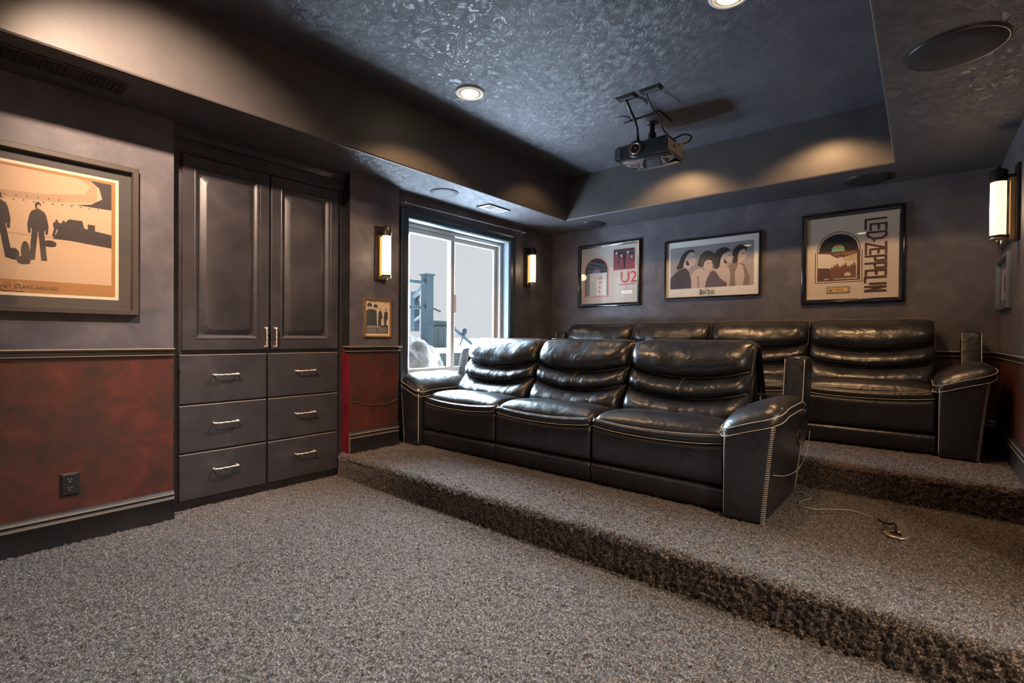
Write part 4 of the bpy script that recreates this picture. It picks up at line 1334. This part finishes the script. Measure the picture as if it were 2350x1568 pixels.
def sofa(loc, nseat, w, xr, label, depth_back, seed, wing_l=True):
    """xr: inner face of the right arm relative to loc; seats run to the left"""
    ox, oy, oz = loc
    t = thing('reclining_sofa', loc, label, 'sofa', 'black leather reclining sofas on the carpeted platforms')
    off = (ox, oy, oz)
    xl = xr - nseat * w
    g = 0.006
    for i in range(nseat):
        a, b = xr - (i + 1) * w + g / 2, xr - i * w - g / 2
        sd = seed + i * 3.7
        # seat cushion; its front seams dip in the middle
        sg = lambda u: .008 - .023 * (1 - abs(2 * u - 1) ** 2.2)
        def sp(u):
            s_ = sg(u)
            cr = .030 * (1 - (2 * u - 1) ** 4)
            return [(.52, .30), (.52, .385), (.44, .395 + cr * .5), (.33, .412 + cr * .8), (.20, .420 + cr), (.09, .418 + cr * .9), (.035, .408 + cr * .6 + s_ * .4), (.004, .388 + cr * .15 + s_), (.000, .372 + s_), (.03, .33), (.10, .30)]
        seat = loft_x('seat_cushion', sp, a, b, .045, M_LEATHER, t, off, wr=.0022, seed=sd)
        def bp(u):
            s_ = sg(u)
            return [(.10, .335 + s_), (.10, .385 + s_), (.0, .388 + s_), (-.010, .378 + s_), (-.012, .362 + s_), (-.006, .346 + s_), (.0, .338 + s_)]
        loft_x('front_band', bp, a + .003, b - .003, .020, M_LEATHER, t, off, npt=32, wr=.001, seed=sd)
        def fp(u):
            s_ = sg(u)
            return [(.10, .13), (.10, .345 + s_), (.0, .342 + s_), (-.010, .325 + s_), (-.013, .24), (-.010, .15), (.0, .132)]
        loft_x('footrest_panel', fp, a + .003, b - .003, .016, M_LEATHER, t, off, npt=36, wr=.0015, wsc=(5, 4, 5), seed=sd + 2)
        def kp(u):
            return [(.12, .006), (.12, .128), (.006, .130), (-.014, .120), (-.016, .100), (-.008, .03), (.0, .008)]
        loft_x('base_panel', kp, a, b, .010, M_LEATHER, t, off, npt=32, sm=1)
        # contrast stitching lines at the front edge
        for (zz, yy) in ((.386, -.006), (.345, -.016)):
            pts = []
            for k in range(25):
                u = k / 24
                ed = .012 * (abs(2 * u - 1) ** 8)
                pts.append((ox + a + .008 + (b - a - .016) * u, oy + yy - .002 + ed, oz + zz + (.004 if zz > .36 else 0) + sg(u)))
            MB().tube(pts, .0017, 6).mk('stitching', M_STITCH, seat)
        # back bands
        cv = lambda u, s_: s_ * (abs(2 * u - 1) ** 2.2)
        s1 = lambda u: .636 + cv(u, .058)
        s2 = lambda u: .511 + cv(u, .058)
        s0 = lambda u: .385
        s3 = lambda u: .868 - .018 * abs(2 * u - 1) ** 8
        top = band('headrest_cushion', a, b, s1, s3, .120, t, off, sd, pw=.5, gather=.0036, top_roll=.02)
        mid = band('lumbar_cushion', a + .004, b - .004, s2, s1, .096, t, off, sd + 1, gather=.0130)
        low = band('lower_back_cushion', a + .008, b - .008, s0, s2, .110, t, off, sd + 2, gather=.0120)
        for (fn, par) in ((s1, mid), (s2, low)):
            pts = []
            for k in range(31):
                u = .02 + .96 * k / 30
                z = fn(u)
                pts.append((ox + a + (b - a) * u, oy + lean(z) - .006 - .018 * (1 - abs(2 * u - 1) ** 6), oz + z))
            MB().tube(pts, .0032, 6).mk('seam_piping', M_PIPING, par, True)
        # piping round the headrest
        pts = []
        for k in range(9):
            z = .66 + .17 * k / 8
            pts.append((ox + b - .004, oy + lean(z) - .020, oz + z))
        for k in range(1, 6):
            an = math.pi / 2 * k / 5
            pts.append((ox + b - .004 - .03 * (1 - math.cos(an)), oy + lean(.845) - .022, oz + .835 + .030 * math.sin(an)))
        for k in range(1, 20):
            u = 1 - k / 20
            pts.append((ox + a + .034 + (b - a - .068) * u, oy + lean(.855) - .024, oz + .869))
        MB().tube(pts, .0024, 6).mk('seam_piping', M_PIPING, top, True)
        MB().tube([(ox + (a + b) / 2, oy + lean(.52 + .12 * k / 8) - .012 - .092 * max(0, math.sin(math.pi * (k / 8) ** .85)) ** .55, oz + .517 + .121 * k / 8) for k in range(9)], .0022, 6).mk('center_seam', M_PIPING, mid, True)
    # shell behind the backs
    def shp(u):
        return [(.50, .06), (.47, .38), (lean(.60) + .0, .60), (lean(.83), .83), (lean(.85) + .03, .865), (lean(.85) + .10, .868), (lean(.85) + .15, .835), (depth_back, .50), (depth_back - .04, .06)]
    for i in range(nseat):
        a, b = xr - (i + 1) * w + .008, xr - i * w - .008
        loft_x('back_shell', shp, a, b, .035, M_LEATHER, t, off, nu=10, npt=60)
    # arms
    for sgn, xi in ((1, xr), (-1, xl)):
        yb_ = depth_back - .03
        v, f = [], []
        sec = []
        # cross-section (out, z) of the arm body, front panel flares outwards at the top
        prof = [(0.004, .004), (0.004, .20), (0.004, .40), (.02, .435), (.08, .462), (.16, .482), (.215, .486), (.232, .470), (.228, .40), (.214, .28), (.200, .14), (.190, .05), (.188, .004)]
        prof = smooth_closed(resample(prof, 56), 1)
        n = len(prof)
        st = [(-.058, .030), (-.062, .012), (-.056, .002), (-.040, 0)] + [(q, 0) for q in np.linspace(0.0, yb_ - .02, 16)] + [(yb_, .012)]
        st = [(-.058, .012), (-.055, .006), (-.050, .002), (-.042, 0)] + st[4:]
        for (yy, ins) in st:
            Q = offset_prof(prof, ins)
            for (a_, z_) in Q:
                bul = .010 * math.sin(max(0, min(1, yy / yb_)) * math.pi) if a_ > .15 else 0
                tap = -.05 * max(0, (yy - yb_ * .6) / (yb_ * .4)) ** 2 * (1 if a_ > .15 else 0) * max(0, 1 - z_ / .3)
                v.append((ox + xi + sgn * (a_ + bul + tap), oy + yy + .03 * max(0, .25 - z_) * (1 if yy > yb_ * .9 else 0) - (.0), oz + max(z_, .003)))
        for i in range(len(st) - 1):
            for k in range(n):
                f.append((i * n + k, i * n + (k + 1) % n, (i + 1) * n + (k + 1) % n, (i + 1) * n + k))
        capfan(v, f, 0, n, (0, -.006, 0)); capfan(v, f, (len(st) - 1) * n, n, (0, 0, 0))
        arm = sharp(mk('arm_panel', v, f, M_LEATHER, t, True), 50)
        # inner front piping and outer whip stitch
        MB().tube([(ox + xi + sgn * .008, oy - .052, oz + .02 + .40 * k / 12) for k in range(13)], .0028, 6).mk('seam_piping', M_STITCH, arm, True)
        wm = MB()
        for k in range(46):
            z_ = .012 + .455 * k / 45
            xo = .188 + (.228 - .188) * (z_ / .45) ** 1.2
            c = Vector((ox + xi + sgn * xo, oy, oz + z_))
            wm.tube([c + Vector((-sgn * .013, -.0605, -.0008)), c + Vector((-sgn * .004, -.0585, 0)), c + Vector((sgn * .0015, -.0500, .0008)), c + Vector((sgn * .002, -.042, .0008))], .0014, 5)
        wm.mk('whip_stitching', M_STITCH, arm)
        xo = xi + sgn * .222
        MB().tube([(ox + xi + sgn * (.225 - .03 * (1 - k / 10)), oy + yb_ * .80 - .05 * (1 - k / 10), oz + .02 + .33 * k / 10) for k in range(11)], .0022, 6).mk('seam_piping', M_STITCH, arm, True)
        # oval recess and trailing wire on the outer side
        pts = []
        if sgn > 0:
            pl_ = [(ox + xi + .2335 + .004 * 0, oy + .52 + .030 * math.cos(k * math.pi / 10), oz + .335 + .045 * math.sin(k * math.pi / 10)) for k in range(20)]
            MB().tube(pl_ + pl_[:1], .0035, 6, caps=False).mk('recliner_handle', M_GLOSSBL, t, True)
            wr_ = curve_pts([(ox + xi + .200, oy - .045, oz + .245), (ox + xi + .232, oy + .20, oz + .195), (ox + xi + .246, oy + .45, oz + .185), (ox + xi + .246, oy + min(.70, yb_ - .12), oz + .235), (ox + xi + .238, oy + min(.86, yb_ - .04), oz + .330)])
            MB().tube(wr_, .0015, 6).mk('side_wire', M_STITCH, t, True)
            if nseat == 3:
                MB().box(ox + xi + .02, ox + xi + .075, oy + .50, oy + .525, oz + .556, oz + .566, .003).mk('pad_handle', M_BLACKPL, t)  # small thin handle near the pad and wing
        # armrest pad: stacked plan rings, tilted outwards-up, drooping at the front
        L0, L1 = -.066, .60
        def plan(ins, n=44):
            x0_, x1_, y0_, y1_ = -.022 + ins, .262 - ins, L0 + ins, L1 - ins
            return resample(rrect(x0_, y0_, x1_, y1_, max(.012, .075 - ins * .4), n=5), n)
        rr_ = [(-.030, .10), (-.032, .045), (-.030, .016), (-.014, .003), (.000, .0), (.016, .001), (.028, .003), (.044, .012), (.060, .030), (.074, .062), (.082, .100)]
        v, f = [], []
        NP = 44
        def padpt(x_, y_, h):
            s_ = (x_ - .11) / .15
            zz = .478 + h + .052 * s_ - .010 * s_ * s_
            if y_ < .12:
                zz -= .034 * ((.12 - y_) / .2) ** 2
            if y_ > .40:
                zz -= .05 * ((y_ - .40) / .2) ** 1.5
            return (ox + xi + sgn * x_, oy + y_, oz + zz)
        for (h, ins) in rr_:
            for (x_, y_) in plan(ins, NP):
                wv = wrinkle((x_, y_, h), .0035 if h > .02 else .001, (16, 22, 10), seed + sgn)
                p = padpt(x_, y_, h + wv)
                v.append(p)
        R_ = len(rr_)
        for i in range(R_ - 1):
            for k in range(NP):
                f.append((i * NP + k, i * NP + (k + 1) % NP, (i + 1) * NP + (k + 1) % NP, (i + 1) * NP + k))
        f.append(tuple(range(NP)))
        capfan(v, f, (R_ - 1) * NP, NP, (0, 0, .004))
        pad = mk('armrest_pad', v, f, M_LEATHER, t, True)
        for (h, ins) in ((-.012, .001), (.027, .001)):
            ring_ = [padpt(x_, y_, h) for (x_, y_) in plan(ins - .003, NP)]
            MB().tube(ring_ + ring_[:1], .0019, 6, caps=False).mk('stitching', M_STITCH, pad)
        # upright wing beside the back
        v, f = [], []
        wp = [(.135, .47), (.130, .60), (.130, .73), (.138, .768), (.160, .780), (.215, .780), (.236, .765), (.240, .70), (.240, .55), (.236, .47)]
        wp = smooth_closed(resample(wp, 40), 1)
        n = len(wp)
        wl = min(.31, depth_back - .585 - .075)
        st = [(0.0, .010), (.004, .004), (.012, 0), (wl * .5, 0), (wl - .01, 0), (wl, .008)]
        for (yy, ins) in st:
            for (a_, z_) in offset_prof(wp, ins):
                v.append((ox + xi + sgn * a_, oy + .585 + yy + (z_ - .47) * .22, oz + z_))
        for i in range(len(st) - 1):
            for k in range(n):
                f.append((i * n + k, i * n + (k + 1) % n, (i + 1) * n + (k + 1) % n, (i + 1) * n + k))
        capfan(v, f, 0, n, (0, -.004, 0)); capfan(v, f, (len(st) - 1) * n, n, (0, 0, 0))
        wing = sharp(mk('back_wing', v, f, M_LEATHER, t, True), 50)
        for a_ in (.137, .236):
            MB().tube([(ox + xi + sgn * a_, oy + .580 + (.30 * k / 10) * .22, oz + .47 + .295 * k / 10) for k in range(11)], .0026, 6).mk('seam_piping', M_STITCH, wing, True)
    return t


sofa((-1.9, 2.56, S1), 3, .775, 1.155, 'three-seat black leather reclining sofa on the lower carpeted platform', 0.90, 1.0)
sofa((-1.45, 3.985, S2), 4, .765, 1.530, 'four-seat black leather reclining sofa on the upper platform under the pictures', 0.735, 20.0)

# ------------------------------------------------------------------ outside the window
g = MB()
g.quad((-3.57, -8, .30), (-5.15, -8, .30), (-5.15, 16, .30), (-3.57, 16, .30))
g.mk('ground_outside', plain('pale_gravel', (0.12, 0.12, 0.11), 0.9, bscale=20, bstr=0.5), kind='structure')
g = MB()
g.quad((-5.30, -8, .80), (-30, -8, .90), (-30, 30, .90), (-5.30, 30, .80))
g.mk('ground_outside', plain('pale_terrace', (0.80, 0.80, 0.80), 0.9), kind='structure')

rw = thing('retaining_wall', (-5.22, 6, .3), 'low grey concrete retaining wall outside the window', 'wall')
M_BLOCK = mottled('rough_block', [(0.3, (0.045, 0.052, 0.050)), (0.7, (0.080, 0.088, 0.080))], 14, 0.9, 0.6, 30)
k = 0
for row in range(2):
    for c in range(14):
        y0 = 3.6 + c * .42 + (.21 if row else 0)
        o = MB().box(-5.30, -5.15, y0 + .004, y0 + .416, .30 + row * .26 + .002, .30 + (row + 1) * .26 - .002, .012).mk('block', M_BLOCK, rw)

# boulder
bm = bmesh.new()
bmesh.ops.create_icosphere(bm, subdivisions=5, radius=1.0)
for p in bm.verts:
    q = p.co.copy()
    d = 1 + .22 * noise.noise(q * 1.3 + Vector((3, 1, 2))) + .10 * noise.noise(q * 3.1) + .05 * noise.noise(q * 8) + .02 * noise.noise(q * 20)
    q = q * d
    q.x, q.y, q.z = q.x * .42, q.y * .52, q.z * .50
    p.co = Vector((-4.52, 3.44, .60)) + q
bm.verts.index_update()
mr, ntr, br_ = nodes_of('boulder_stone')
f1 = tex(ntr, 5, 6, 0.65, stretch=(1, 1, .35), dist=1.0)
ntr.links.new(ramp(ntr, f1, [(0.30, (0.020, 0.013, 0.013)), (0.45, (0.055, 0.038, 0.037)), (0.55, (0.080, 0.066, 0.060)), (0.64, (0.035, 0.040, 0.018)), (0.75, (0.075, 0.060, 0.040))]), br_.inputs['Base Color'])
br_.inputs['Roughness'].default_value = .9
bump(ntr, br_, tex(ntr, 22, 6, .7), .8, .03)
o = mk('boulder', [p.co[:] for p in bm.verts], [[q.index for q in f.verts] for f in bm.faces], mr, None, True)
props(o, 'large reddish grey boulder close outside the window', 'boulder')
bm.free()

M_TIMBER = mottled('weathered_timber', [(0.3, (0.014, 0.026, 0.036)), (0.7, (0.026, 0.040, 0.050))], 9, 0.8, 0.4, 60)
pt = thing('timber_frame', (-5.0, 4.19, .8), 'dark timber post frame with rails and braces outside the left pane', 'fence')
MB().box(-5.06, -4.94, 4.150, 4.270, .80, 1.85, .006).mk('post', M_TIMBER, pt)
MB().box(-5.075, -4.925, 4.135, 4.285, 1.85, 1.875, .004).mk('post_cap', M_TIMBER, pt)
MB().box(-5.66, -5.56, 4.455, 4.545, 1.12, 1.70, .006).mk('post', M_TIMBER, pt)
MB().box(-5.03, -4.97, 3.2, 4.16, 1.735, 1.775, .004).mk('rail', M_TIMBER, pt)
MB().box(-5.03, -4.97, 3.2, 4.16, 1.405, 1.445, .004).mk('rail', M_TIMBER, pt)
MB().tube([(-5.58, 4.47, 1.62), (-5.02, 4.20, 1.78)], .035, 4).mk('brace', M_TIMBER, pt)
MB().tube([(-5.58, 4.53, 1.60), (-5.02, 4.20, 1.46)], .020, 4).mk('brace', M_TIMBER, pt)
MB().tube([(-5.58, 4.47, 1.28), (-5.02, 4.20, 1.36)], .022, 4).mk('brace', M_TIMBER, pt)
MB().tube([(-5.0, 4.26, 1.44), (-4.9, 4.36, 1.38)], .012, 5).mk('bolt', M_TIMBER, pt)

pn = thing('yard_fence', (-6.5, 5.7, .85), 'dark green board fence far outside behind the boulder', 'fence')
M_BOARD = mottled('green_board', [(0.3, (0.020, 0.028, 0.028)), (0.7, (0.030, 0.038, 0.036))], 7, 0.9, 0.2, 30)
for k in range(5):
    MB().box(-6.54, -6.50, 5.47 + k * .13, 5.592 + k * .13, .85, 1.33, .004).mk('board', M_BOARD, pn)
MB().box(-6.50, -6.47, 5.47, 6.12, 1.20, 1.23, .003).mk('rail', M_BOARD, pn)

xp = thing('crossed_poles', (-5.6, 5.5, .9), 'crossed dark poles with a lantern outside the right pane', 'poles')
MB().tube([(-5.6, 5.20, 1.21), (-5.6, 5.70, .905)], .028, 6).mk('pole', M_TIMBER, xp)
MB().tube([(-5.6, 5.48, 1.10), (-5.6, 5.385, .905)], .012, 6).mk('pole', M_TIMBER, xp)
MB().lathe(-5.6, 5.485, [(.010, 1.07), (.035, 1.09), (.045, 1.13), (.040, 1.17), (.015, 1.19), (.004, 1.195)], 12).mk('lantern', M_TIMBER, xp, True)
